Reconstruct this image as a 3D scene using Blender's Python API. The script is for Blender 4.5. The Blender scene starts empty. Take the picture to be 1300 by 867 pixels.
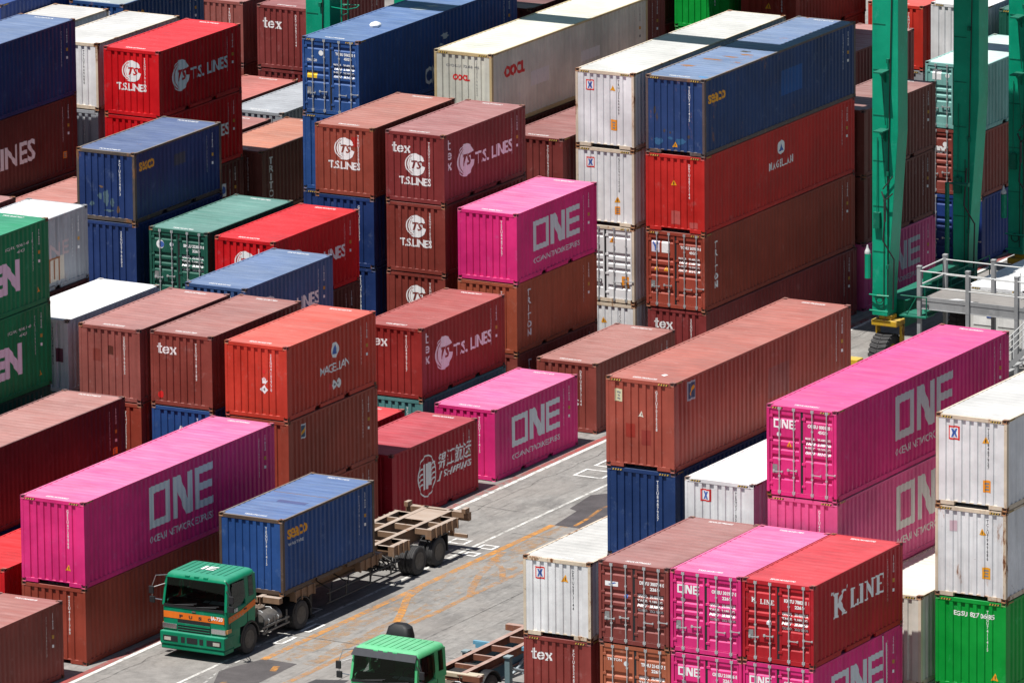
import bpy, bmesh, math, random
from mathutils import Vector, Matrix
random.seed(7)
S = bpy.context.scene
C = S.collection
R = math.radians

# ------------------------------------------------------------------ camera
CAM_YAW, CAM_PITCH, CAM_ROLL = -0.5078599446214099, 0.232331458993059, -0.009819500904881323
cam_d = bpy.data.cameras.new('camera'); cam = bpy.data.objects.new('camera', cam_d); C.objects.link(cam)
cy, sy, cp, sp = math.cos(CAM_YAW), math.sin(CAM_YAW), math.cos(CAM_PITCH), math.sin(CAM_PITCH)
fw = Vector((sy*cp, cy*cp, -sp)); rt = Vector((cy, -sy, 0)); up = rt.cross(fw)
cr, sr = math.cos(CAM_ROLL), math.sin(CAM_ROLL)
r2 = cr*rt + sr*up; u2 = -sr*rt + cr*up
M = Matrix((r2, u2, -fw)).transposed().to_4x4(); M.translation = (153.7726285865511, -270.62407586307324, 78.4322682071292)
cam.matrix_world = M
cam_d.sensor_width = 36.0; cam_d.lens = 11539.332252061453/1300*36
cam_d.clip_start = 5; cam_d.clip_end = 6000
S.camera = cam

# ------------------------------------------------------------------ light
SUN_DIR = Vector((-0.082, -0.353, 1.0)).normalized()          # towards the sun
elev = math.asin(SUN_DIR.z); azim = math.atan2(SUN_DIR.x, SUN_DIR.y)
w = bpy.data.worlds.new('World'); S.world = w; w.use_nodes = True
nt = w.node_tree
sky = nt.nodes.new('ShaderNodeTexSky'); sky.sky_type = 'NISHITA'; sky.sun_disc = False
sky.sun_elevation = elev; sky.sun_rotation = azim; sky.air_density = 1.0; sky.dust_density = 1.0
bg = nt.nodes['Background']; bg.inputs['Strength'].default_value = 0.05
nt.links.new(sky.outputs['Color'], bg.inputs['Color'])
sd = bpy.data.lights.new('sun', 'SUN'); sd.energy = 5.0; sd.angle = R(0.5); sd.color = (1.0, 0.965, 0.91)
sun = bpy.data.objects.new('sun', sd); C.objects.link(sun)
sun.rotation_euler = (-SUN_DIR).to_track_quat('-Z', 'Y').to_euler(); sun.location = (0, 0, 60)
S.view_settings.view_transform = 'Standard'; S.view_settings.look = 'None'
S.view_settings.exposure = 0.42; S.view_settings.gamma = 1.0

# ------------------------------------------------------------------ materials
MATS = {}
class NB:
    def __init__(s, m): s.t = m.node_tree; s.n = s.t.nodes; s.l = s.t.links
    def new(s, typ, **kw):
        n = s.n.new(typ)
        for k, v in kw.items():
            if k in n.inputs: n.inputs[k].default_value = v
            else: setattr(n, k, v)
        return n
    def noise(s, vec, scale, detail=3, rough=.55):
        n = s.new('ShaderNodeTexNoise'); n.inputs['Scale'].default_value = scale
        n.inputs['Detail'].default_value = detail; n.inputs['Roughness'].default_value = rough
        s.l.new(vec, n.inputs['Vector']); return n.outputs['Fac']
    def vmul(s, vec, k):
        n = s.new('ShaderNodeVectorMath', operation='MULTIPLY'); n.inputs[1].default_value = k
        s.l.new(vec, n.inputs[0]); return n.outputs[0]
    def ramp(s, fac, a, b, lo=0.0, hi=1.0):
        n = s.new('ShaderNodeMapRange'); n.inputs['From Min'].default_value = a; n.inputs['From Max'].default_value = b
        n.inputs['To Min'].default_value = lo; n.inputs['To Max'].default_value = hi
        s.l.new(fac, n.inputs['Value']); return n.outputs['Result']
    def math(s, op, a, b):
        n = s.new('ShaderNodeMath', operation=op)
        for i, q in enumerate((a, b)):
            if isinstance(q, (int, float)): n.inputs[i].default_value = q
            else: s.l.new(q, n.inputs[i])
        return n.outputs[0]
    def mix(s, fac, a, b):
        n = s.new('ShaderNodeMix', data_type='RGBA')
        for sock, q in ((n.inputs['Factor'], fac), (n.inputs['A'] if 0 else n.inputs[6], a), (n.inputs[7], b)):
            if isinstance(q, (int, float)): sock.default_value = q
            elif isinstance(q, tuple): sock.default_value = (*q, 1) if len(q) == 3 else q
            else: s.l.new(q, sock)
        return n.outputs[2]

def paint(rgb, rust=0.12, fade=1.0, rough=.42, dust_sheen=.22, dirt=.35):
    """weathered enamel on steel: mottled fading, vertical run-off streaks, rust specks, dusty chalk and painted sky sheen on level faces"""
    key = ('paint', rgb, rust, fade, rough, dust_sheen, dirt)
    if key in MATS: return MATS[key]
    m = bpy.data.materials.new('painted_steel'); m.use_nodes = True; b = NB(m)
    bs = b.n['Principled BSDF']
    geo = b.new('ShaderNodeNewGeometry'); P = geo.outputs['Position']
    n1 = b.noise(P, .55, 5, .6); n2 = b.noise(b.vmul(P, (4.5, 4.5, .22)), 1.0, 4, .6)
    n3 = b.noise(P, 5.0, 8, .72); n4 = b.noise(P, 22., 3, .6)
    sep = b.new('ShaderNodeSeparateXYZ'); b.l.new(geo.outputs['Normal'], sep.inputs[0])
    upf = b.ramp(sep.outputs['Z'], .55, .95)
    hi = tuple(min(1, c*1.16*fade + .006) for c in rgb); lo = tuple(c*.76 for c in rgb)
    col = b.mix(b.ramp(n1, .3, .7), lo, hi)
    col = b.mix(b.math('MULTIPLY', b.ramp(n4, .45, .8), .12), col, tuple(min(1, c*.8+.02) for c in rgb))
    n8 = b.noise(b.vmul(P, (1., 1., .8)), 2.3, 10, .8)
    col = b.mix(b.ramp(n8, .57, .68, 0, .30), col, tuple(.10+.72*math.sqrt(c) if c < .5 else c*.8 for c in rgb))
    streak = b.math('MULTIPLY', b.ramp(n2, .52, .8), dirt)
    grime = tuple(c*.42+.004 for c in rgb)
    col = b.mix(streak, col, grime)
    # level faces paler: dusty chalk drifts, plus sky sheen put into the colour; scuffs
    n5 = b.noise(b.vmul(P, (.55, 2.4, 1.)), 1.2, 6, .65)
    dd = b.math('MULTIPLY', upf, b.ramp(n5, .3, .75, min(.8, dust_sheen*.95), min(.95, dust_sheen*2.1)))
    col = b.mix(dd, col, tuple(.16+.62*math.sqrt(c) for c in rgb))
    n6 = b.noise(b.vmul(P, (.9, 1.5, 1.)), 1.7, 7, .7)
    scuff = b.math('MULTIPLY', upf, b.ramp(n6, .66, .74, 0, .45))
    col = b.mix(scuff, col, tuple(c*.5+.015 for c in rgb))
    nr = b.noise(b.vmul(P, (2.2, 2.2, .75)), 1.0, 9, .74)
    halo = b.ramp(nr, .755-.33*rust, .83-.30*rust, 0, .75)
    col = b.mix(halo, col, (.36, .17, .07))
    rf = b.math('MAXIMUM', b.ramp(n3, .77-.22*rust, .82-.2*rust), b.ramp(nr, .795-.31*rust, .835-.29*rust))
    col = b.mix(rf, col, (.14, .050, .018))
    b.l.new(col, bs.inputs['Base Color'])
    rr = b.ramp(n1, .2, .8, rough-.08, rough+.16); rr = b.math('ADD', rr, b.math('MULTIPLY', rf, .25))
    b.l.new(rr, bs.inputs['Roughness'])
    bs.inputs['Specular IOR Level'].default_value = .2
    bump = b.new('ShaderNodeBump'); bump.inputs['Strength'].default_value = .35; bump.inputs['Distance'].default_value = .045
    nb = b.noise(P, 1.6, 3, .5); b.l.new(nb, bump.inputs['Height']); b.l.new(bump.outputs['Normal'], bs.inputs['Normal'])
    MATS[key] = m; return m

def plain(rgb, rough=.5, metal=0., name='plain', noise=.15, spec=.4, emit=None):
    key = ('plain', rgb, rough, metal, name)
    if key in MATS: return MATS[key]
    m = bpy.data.materials.new(name); m.use_nodes = True; b = NB(m); bs = b.n['Principled BSDF']
    geo = b.new('ShaderNodeNewGeometry'); n = b.noise(geo.outputs['Position'], 7., 5, .65)
    col = b.mix(b.ramp(n, .3, .72), tuple(c*(1-noise) for c in rgb), tuple(min(1, c*(1+noise)) for c in rgb))
    b.l.new(col, bs.inputs['Base Color']); bs.inputs['Roughness'].default_value = rough
    bs.inputs['Metallic'].default_value = metal; bs.inputs['Specular IOR Level'].default_value = spec
    MATS[key] = m; return m

def lettering(rgb, wear=.25):
    key = ('let', rgb, wear)
    if key in MATS: return MATS[key]
    m = bpy.data.materials.new('lettering_paint'); m.use_nodes = True; b = NB(m); bs = b.n['Principled BSDF']
    geo = b.new('ShaderNodeNewGeometry'); n = b.noise(geo.outputs['Position'], 9., 6, .7)
    col = b.mix(b.ramp(n, .5, .8, 0, wear), rgb, tuple(c*.45 for c in rgb))
    b.l.new(col, bs.inputs['Base Color']); bs.inputs['Roughness'].default_value = .55
    MATS[key] = m; return m

GALV = plain((.52, .54, .55), .45, .55, 'galvanised_steel')
BLACK = plain((.015, .015, .017), .6, 0, 'black_rubber_plastic_and_hole_shade')
TYRE = plain((.042, .041, .042), .8, 0, 'tyre_rubber', .35)
DARKSTEEL = plain((.035, .034, .034), .6, .2, 'dark_chassis_steel', .4)
RUSTY = paint((.26, .15, .085), .5, 1, .6, .5)
def glass_mat():
    m = bpy.data.materials.new('tinted_window_glass'); m.use_nodes = True; b = NB(m); b.n.remove(b.n['Principled BSDF'])
    tr = b.n.new('ShaderNodeBsdfTransparent'); tr.inputs[0].default_value = (.34, .42, .40, 1); gl = b.n.new('ShaderNodeBsdfGlossy'); gl.inputs['Roughness'].default_value = .03; gl.inputs[0].default_value = (.8, .85, .85, 1)
    fr = b.n.new('ShaderNodeFresnel'); fr.inputs[0].default_value = 1.45; mx = b.n.new('ShaderNodeMixShader')
    b.l.new(fr.outputs[0], mx.inputs[0]); b.l.new(tr.outputs[0], mx.inputs[1]); b.l.new(gl.outputs[0], mx.inputs[2]); b.l.new(mx.outputs[0], b.n['Material Output'].inputs['Surface'])
    MATS['glass'] = m; return m
GLASS = glass_mat()
CHROME = plain((.6, .6, .6), .18, .9, 'polished_metal', .05)
WHITE_L = lettering((.80, .80, .80)); SILVER_L = lettering((.62, .65, .68)); YEL_L = lettering((.75, .33, .01))
BLACK_L = lettering((.03, .03, .035)); RED_L = lettering((.60, .02, .02)); ORANGE_L = lettering((.80, .28, .01))
BLUE_L = lettering((.05, .12, .40)); PINK_L = lettering((.42, .33, .34), .5); GREY_L = lettering((.22, .22, .22))

# ------------------------------------------------------------------ mesh builder
class MB:
    def __init__(s): s.v = []; s.f = []; s.m = []
    def quad(s, pts, mi=0):
        i = len(s.v); s.v += [tuple(p) for p in pts]; s.f.append(tuple(range(i, i+len(pts)))); s.m.append(mi); return s
    def box(s, a, b, mi=0, mat=None):
        x0, y0, z0 = a; x1, y1, z1 = b; i = len(s.v)
        P = [(x0, y0, z0), (x1, y0, z0), (x1, y1, z0), (x0, y1, z0), (x0, y0, z1), (x1, y0, z1), (x1, y1, z1), (x0, y1, z1)]
        if mat is not None: P = [tuple(mat @ Vector(p)) for p in P]
        s.v += P
        for f in ((0, 3, 2, 1), (4, 5, 6, 7), (0, 1, 5, 4), (1, 2, 6, 5), (2, 3, 7, 6), (3, 0, 4, 7)):
            s.f.append(tuple(i+k for k in f)); s.m.append(mi)
        return s
    def loft(s, rings, mi=0, caps=True, closed=True):
        i0 = len(s.v); n = len(rings[0])
        for r in rings: s.v += [tuple(p) for p in r]
        for k in range(len(rings)-1):
            for j in range(n if closed else n-1):
                a = i0+k*n+j; b_ = i0+k*n+(j+1) % n
                s.f.append((a, b_, b_+n, a+n)); s.m.append(mi)
        if caps:
            s.f.append(tuple(i0+j for j in range(n))[::-1]); s.m.append(mi)
            e = i0+(len(rings)-1)*n; s.f.append(tuple(e+j for j in range(n))); s.m.append(mi)
        return s
    def tube(s, pts, r, n=8, mi=0):
        pts = [Vector(p) for p in pts]; rings = []
        for k, p in enumerate(pts):
            d = (pts[min(k+1, len(pts)-1)]-pts[max(k-1, 0)]).normalized()
            a = d.orthogonal().normalized() if k == 0 else (a - d*a.dot(d)).normalized()
            b_ = d.cross(a)
            rings.append([p+(a*math.cos(t)+b_*math.sin(t))*r for t in [2*math.pi*j/n for j in range(n)]])
        return s.loft(rings, mi)
    def lathe_x(s, prof, c=(0, 0, 0), n=24, mi=0):
        """prof: list of (x, r); axis along x"""
        rings = [[(c[0]+x, c[1]+r*math.cos(2*math.pi*j/n), c[2]+r*math.sin(2*math.pi*j/n)) for j in range(n)] for x, r in prof]
        return s.loft(rings, mi)
    def prism(s, poly, a, b, axis='x', mi=0):
        """extrude a polygon (two coordinates) between a and b on axis"""
        def P(p, t):
            return (t, p[0], p[1]) if axis == 'x' else ((p[0], t, p[1]) if axis == 'y' else (p[0], p[1], t))
        return s.loft([[P(p, a) for p in poly], [P(p, b) for p in poly]], mi)
    def mesh(s, name, slots=1, smooth=False, bevel=0):
        me = bpy.data.meshes.new(name); me.from_pydata(s.v, [], s.f)
        for i in range(slots): me.materials.append(None)
        for p, mi in zip(me.polygons, s.m): p.material_index = mi
        bm = bmesh.new(); bm.from_mesh(me)
        bmesh.ops.recalc_face_normals(bm, faces=bm.faces)
        if bevel:
            bmesh.ops.remove_doubles(bm, verts=bm.verts, dist=1e-5)
            ed = [e for e in bm.edges if len(e.link_faces) == 2 and e.calc_face_angle(0) > R(28)]
            bmesh.ops.bevel(bm, geom=ed, offset=bevel, segments=2, profile=.5, affect='EDGES', clamp_overlap=True)
        bm.to_mesh(me); bm.free()
        if smooth:
            for p in me.polygons: p.use_smooth = True
            me.set_sharp_from_angle(angle=R(35))
        return me

def obj(name, me, mats, parent=None, loc=(0, 0, 0), rot=(0, 0, 0)):
    o = bpy.data.objects.new(name, me); C.objects.link(o)
    o.location = loc; o.rotation_euler = rot
    if parent is not None: o.parent = parent
    if not isinstance(mats, (list, tuple)): mats = [mats]
    for i, m in enumerate(mats):
        sl = o.material_slots[i]; sl.link = 'OBJECT'; sl.material = m
    return o
def mk(name, mb, mats, parent=None, loc=(0, 0, 0), rot=(0, 0, 0), **kw):
    n = len(mats) if isinstance(mats, (list, tuple)) else 1
    return obj(name, mb.mesh(name, n, **kw), mats, parent, loc, rot)
def thing(name, label, cat, loc, group=None, rz=0):
    o = bpy.data.objects.new(name, None); C.objects.link(o); o.location = loc; o.rotation_euler = (0, 0, rz)
    o.empty_display_size = .5; o['label'] = label; o['category'] = cat
    if group: o['group'] = group
    return o
def structure(name, mb, mats, **kw):
    o = mk(name, mb, mats, **kw); o['kind'] = 'structure'; return o

# ------------------------------------------------------------------ flat lettering as 2D geometry
TXT = {}
def text2d(body, bold=0.0, shear=0.0, spacing=1.0, line=1.0):
    k = (body, bold, shear, spacing, line)
    if k in TXT: return TXT[k]
    cu = bpy.data.curves.new('t', 'FONT'); cu.body = body; cu.offset = bold; cu.shear = shear
    cu.space_character = spacing; cu.space_line = line; cu.resolution_u = 2; cu.align_x = 'CENTER' if '\n' in body else 'LEFT'
    ob = bpy.data.objects.new('t', cu); me = bpy.data.meshes.new_from_object(ob)
    vs = [(v.co.x, v.co.y) for v in me.vertices]; fs = [tuple(p.vertices) for p in me.polygons]
    bpy.data.objects.remove(ob); bpy.data.curves.remove(cu); bpy.data.meshes.remove(me)
    x0 = min(v[0] for v in vs); x1 = max(v[0] for v in vs); y0 = min(v[1] for v in vs); y1 = max(v[1] for v in vs)
    vs = [((x-x0)/(x1-x0), (y-y0)/(y1-y0)) for x, y in vs]
    TXT[k] = (vs, fs, (x1-x0)/(y1-y0)); return TXT[k]
def fit(shape, s, t, wd=None, h=None):
    vs, fs, asp = shape
    if wd is None: wd = h*asp
    if h is None: h = wd/asp
    return [(s+x*wd, t+y*h) for x, y in vs], fs
def polys(pl, s=0, t=0, k=1, ky=None):
    ky = k if ky is None else ky
    vs = []; fs = []
    for p in pl:
        i = len(vs); vs += [(s+x*k, t+y*ky, .0002*(len(fs) % 9)) for x, y in p]; fs.append(tuple(range(i, i+len(p))))   # strokes that cross lie a hair apart
    return vs, fs
def join2(*parts):
    vs = []; fs = []
    for v, f in parts:
        i = len(vs); vs += v; fs += [tuple(q+i for q in g) for g in f]
    return vs, fs
def rect(x0, y0, x1, y1): return [(x0, y0), (x1, y0), (x1, y1), (x0, y1)]
def disc(cx, cy_, rx, ry=None, n=28, a0=0, a1=360):
    ry = rx if ry is None else ry
    return [(cx+rx*math.cos(R(a0+(a1-a0)*i/n)), cy_+ry*math.sin(R(a0+(a1-a0)*i/n))) for i in range(n)]
def ring(cx, cy_, ro, ri, n=28, a0=0, a1=360, sy_=1.0):
    out = []
    for i in range(n):
        A = R(a0+(a1-a0)*i/n); B = R(a0+(a1-a0)*(i+1)/n)
        out.append([(cx+ro*math.cos(A), cy_+ro*sy_*math.sin(A)), (cx+ro*math.cos(B), cy_+ro*sy_*math.sin(B)),
                    (cx+ri*math.cos(B), cy_+ri*sy_*math.sin(B)), (cx+ri*math.cos(A), cy_+ri*sy_*math.sin(A))])
    return out
def bar(x0, y0, x1, y1, wd):
    dx, dy = x1-x0, y1-y0; l = math.hypot(dx, dy); nx, ny = -dy/l*wd/2, dx/l*wd/2
    return [(x0+nx, y0+ny), (x0-nx, y0-ny), (x1-nx, y1-ny), (x1+nx, y1+ny)]
# the big square letters O N E, height 1, width 2.9
ONE_P = [rect(0, 0, .2, 1), rect(.75, 0, .95, 1), rect(.2, 0, .75, .18), rect(.2, .82, .75, 1),
         rect(1.07, 0, 1.27, 1), [(1.27, 1), (1.27, .64), (1.63, 0), (1.74, 0), (1.74, .36), (1.39, 1)], rect(1.74, .0, 1.95, 1),
         rect(2.08, 0, 2.28, 1), rect(2.28, 0, 2.9, .18), rect(2.28, .42, 2.86, .6), rect(2.28, .82, 2.9, 1)]
# slab-serif 'tex': three separate glyphs, x-height 1, ascender 1.35
def g_t(x): return [rect(x+.18, .1, x+.42, 1.38), rect(x, .82, x+.66, 1), [(x+.18, .1), (x+.3, 0), (x+.62, 0), (x+.7, .18), (x+.42, .2)]]
def g_e(x): return ring(x+.5, .5, .5, .27, 20, 20, 335) + [rect(x+.1, .43, x+.97, .6)]
def g_x(x): return [bar(x+.16, .93, x+.84, .07, .26), bar(x+.84, .93, x+.16, .07, .17), rect(x, .88, x+.4, 1), rect(x+.62, .88, x+1., 1), rect(x, 0, x+.4, .12), rect(x+.6, 0, x+1., .12)]
TEX_P = g_t(0) + g_e(.8) + g_x(1.92)
# serif capitals for the red line container
def g_serif(x, w_, tops, bots): return [rect(x+a, .9, x+b, 1) for a, b in tops] + [rect(x+a, 0, x+b, .1) for a, b in bots]
KBIG = [rect(.12, 0, .36, 1), bar(.36, .42, .92, .97, .17), bar(.5, .6, .95, .05, .24), rect(0, .92, .48, 1), rect(.7, .92, 1.08, 1), rect(0, 0, .48, .08), rect(.72, 0, 1.15, .08)]
LINE_P = ([rect(.1, 0, .3, 1), rect(0, .92, .42, 1), rect(0, 0, .75, .1), rect(.65, .1, .75, .32)] +
          [rect(.98, 0, 1.18, 1), rect(.88, .92, 1.28, 1), rect(.88, 0, 1.28, .08)] +
          [rect(1.5, 0, 1.62, 1), bar(1.58, .95, 2.1, .05, .2), rect(2.08, 0, 2.2, 1), rect(1.4, .92, 1.7, 1), rect(1.97, .92, 2.32, 1), rect(1.4, 0, 1.74, .08)] +
          [rect(2.55, 0, 2.75, 1), rect(2.45, .9, 3.15, 1), rect(2.45, 0, 3.2, .1), rect(2.75, .45, 2.98, .54), rect(3.05, .72, 3.15, .9), rect(3.1, .1, 3.2, .3)])

# ------------------------------------------------------------------ containers
W, HS, HH, L20, L40 = 2.438, 2.591, 2.896, 6.058, 12.192
def prof(t, t0, t1, o, sl, i, amp, base):
    p = o+2*sl+i; n = max(1, int((t1-t0-o)/p)); off = ((t1-t0)-(n*p+o))/2
    q = t-t0-off
    if q <= 0 or t >= t1-off: return base
    q = q % p
    if q <= o: return base
    if q < o+sl: return base+amp*(q-o)/sl
    if q < o+sl+i: return base+amp
    return base+amp*(1-(q-o-sl-i)/sl)
def breaks(t0, t1, o, sl, i):
    p = o+2*sl+i; n = max(1, int((t1-t0-o)/p)); off = ((t1-t0)-(n*p+o))/2; b = [t0]
    for k in range(n):
        s = t0+off+k*p; b += [s+o, s+o+sl, s+o+sl+i, s+o+2*sl+i]
    return b+[t1]
SIDE = (.072, .068, .070, .068); FRONT = (.120, .022, .108, .022); ROOFP = (.13, .06, .08, .06)
def side_rng(L): return .16, L-.14
def side_d(y, L): a, b = side_rng(L); return prof(y, a, b, *SIDE[:3], .036, .012)
def front_d(x): return prof(x, .13, W-.13, *FRONT[:3], .045, .016)
def roof_d(y, L): return prof(y, .5, L-.5, *ROOFP[:3], .011, .022)
DOORG = (.09, .36, .47, .58, .83)
def door_breaks(H):
    z0, z1 = .17, H-.14; h = z1-z0; b = []
    for g in DOORG[::-1]:
        zc = z1-g*h; b += [zc-.085, zc-.045, zc+.045, zc+.085]
    return [z0]+b+[z1]
def door_d(z, H):
    z0, z1 = .17, H-.14; h = z1-z0
    for g in DOORG:
        q = abs(z-(z1-g*h))
        if q < .085: return .03+.04*min(1, (.085-q)/.04)
    return .03

CM = {}
def cmesh(kind, L, H):
    k = (kind, L, H)
    if k in CM: return CM[k]
    b = MB()
    if kind.startswith('frame'):
        for x0, x1 in ((.004, .10), (W-.10, W-.004)):
            b.box((x0, .004, .118), (x1, .14, H-.118)); b.box((x0, L-.14, .118), (x1, L-.004, H-.118))
        for x0, x1 in ((.006, .075), (W-.075, W-.006)):
            b.box((x0, .178, H-.085), (x1, L-.178, H-.012))                          # top side rails
            cuts = [(.178, 1.85), (2.22, 3.84), (4.21, L-.178)] if L == L20 else [(.178, L-.178)]
            for c0, c1 in cuts: b.box((x0, c0, .02), (x1, c1, .165))
            if L == L20: b.box((x0, 1.85, .14), (x1, 4.21, .163))
        door = kind.endswith('door')
        b.box((.162, .008, H-.135), (W-.162, .10, H-.02)); b.box((.162, L-.10, H-.135), (W-.162, L-.008, H-.02))
        if L == L40 and not door:
            b.box((.162, .008, .02), (.62, .12, .15)); b.box((W-.62, .008, .02), (W-.162, .12, .15)); b.box((.62, .02, .13), (W-.62, .12, .16))
        else: b.box((.162, .008, .03), (W-.162, .10, .16))
        b.box((.162, L-.10, .03), (W-.162, L-.008, .16))
        n = int(L/1.0)
        for i in range(1, n): b.box((.08, i*L/n-.04, .06), (W-.08, i*L/n+.04, .14))
        me = b.mesh('frame', 1)
    elif kind == 'side_panel':
        a, e = side_rng(L); br = breaks(a, e, *SIDE[:3]); br = [.10]+br+[L-.10]
        z0, z1 = .16, H-.08
        for y0, y1 in zip(br, br[1:]):
            d0, d1 = side_d(y0, L), side_d(y1, L)
            b.quad([(W-d0, y0, z0), (W-d1, y1, z0), (W-d1, y1, z1), (W-d0, y0, z1)])
        me = b.mesh('side_panel', 1)
    elif kind == 'end_panel':
        br = [.09]+breaks(.13, W-.13, *FRONT[:3])+[W-.09]; z0, z1 = .13, H-.12
        for x0, x1 in zip(br, br[1:]):
            d0, d1 = front_d(x0), front_d(x1)
            b.quad([(x0, d0, z0), (x1, d1, z0), (x1, d1, z1), (x0, d0, z1)])
        me = b.mesh('end_panel', 1)
    elif kind == 'roof_panel':
        br = [.05]+breaks(.5, L-.5, *ROOFP[:3])+[L-.05]
        for y0, y1 in zip(br, br[1:]):
            d0, d1 = roof_d(y0, L), roof_d(y1, L)
            b.quad([(.06, y0, H-d0), (W-.06, y0, H-d0), (W-.06, y1, H-d1), (.06, y1, H-d1)])
        me = b.mesh('roof_panel', 1)
    elif kind == 'floor_panel':
        b.box((.08, .12, .141), (W-.08, L-.12, .158)); me = b.mesh('floor_panel', 1)
    elif kind == 'corner_casting':
        b.box((0, 0, 0), (.162, .178, .118))
        me = b.mesh('corner_casting', 2)
        bm = bmesh.new(); bm.from_mesh(me)
        fs = list(bm.faces)
        r = bmesh.ops.inset_individual(bm, faces=fs, thickness=.046)
        for f in fs:
            for v in f.verts: v.co -= f.normal*.02
            f.material_index = 1  # hole faces black: the shade inside is put into the colour
        bm.to_mesh(me); bm.free()
    elif kind == 'door_leaf':                        # local x 0..1.055
        br = door_breaks(H)
        for z0, z1 in zip(br, br[1:]):
            d0, d1 = door_d(z0, H), door_d(z1, H)
            b.quad([(.07, d0, z0), (1.0, d0, z0), (1.0, d1, z1), (.07, d1, z1)])
        for x0, x1 in ((0, .07), (1.0, 1.055)): b.box((x0, .024, .17), (x1, .075, H-.14))
        b.box((.03, .026, .165), (1.03, .07, .205)); b.box((.03, .026, H-.185), (1.03, .07, H-.137))
        for i in range(4):
            z = .35+i*(H-.75)/3; b.box((-.035, .006, z), (.09, .030, z+.07))
        me = b.mesh('door_leaf', 1)
    elif kind == 'lock_rod':
        b.tube([(0, -.012, .06), (0, -.012, H-.05)], .019, 8)
        for z in (.10, H-.14): b.box((-.05, -.02, z), (.05, .02, z+.09))
        for z in (.62, 1.15, H-.75): b.box((-.035, -.025, z), (.035, .02, z+.05))
        me = b.mesh('lock_rod', 1, smooth=True)
    elif kind == 'door_handle':
        b.box((0, -.033, 0), (.32, -.015, .026)); b.box((-.025, -.03, -.025), (.04, .015, .05)); b.box((.27, -.03, -.015), (.32, .015, .04))
        me = b.mesh('door_handle', 1)
    elif kind == 'door_gasket':
        b.box((1.175, .03, .17), (1.263, .05, H-.14)); b.box((.10, .045, .15), (W-.10, .06, .172)); b.box((.10, .045, H-.142), (W-.10, .06, H-.125))
        me = b.mesh('door_gasket', 1)
    elif kind == 'height_stripe':
        for i in range(8):
            x = i*.045; b.quad([(x, .005, -.115), (x+.045, .005, -.115), (x+.07, .005, -.06), (x+.025, .005, -.06)], i % 2)
        me = b.mesh('height_stripe', 2)
    elif kind == 'side_stripe':
        for i in range(8):
            y = i*.045; b.quad([(-.003, y, -.075), (-.003, y+.045, -.075), (-.003, y+.07, -.025), (-.003, y+.025, -.025)], i % 2)
        me = b.mesh('height_stripe', 2)
    CM[k] = me; return me

DC = {}
def decal_mesh(key, face, shape, L, H, lift=.004, door=False):
    k = (key, face, L, H, lift, door)
    if k in DC: return DC[k]
    vs, fs = shape() if callable(shape) else shape
    bm = bmesh.new(); bv = [bm.verts.new((v[0], v[1], v[2] if len(v) > 2 else 0)) for v in vs]
    for f in fs:
        try: bm.faces.new([bv[i] for i in f])
        except ValueError: pass
    if face == 'side': br, ax = breaks(*side_rng(L), *SIDE[:3]), 0
    elif face == 'front' and not door: br, ax = breaks(.13, W-.13, *FRONT[:3]), 0
    elif face == 'front': br, ax = door_breaks(H), 1
    else: br, ax = breaks(.5, L-.5, *ROOFP[:3]), 1
    lo = min(v[ax] for v in vs); hi = max(v[ax] for v in vs)
    for t in br:
        if lo+1e-4 < t < hi-1e-4:
            co = [0, 0, 0]; no = [0, 0, 0]; co[ax] = t; no[ax] = 1
            bmesh.ops.bisect_plane(bm, geom=bm.verts[:]+bm.edges[:]+bm.faces[:], dist=1e-5, plane_co=co, plane_no=no)
    for v in bm.verts:
        s, t = v.co.x, v.co.y; lf = lift+v.co.z
        if face == 'side': v.co = (W-side_d(s, L)+lf, s, t)
        elif face == 'front': v.co = (s, (door_d(t, H) if door else front_d(s))-lf, t)
        else: v.co = (s, t, H-roof_d(t, L)+lf)
    me = bpy.data.meshes.new('lettering'); bm.normal_update(); bm.to_mesh(me); bm.free(); me.materials.append(None)
    DC[k] = me; return me

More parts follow.
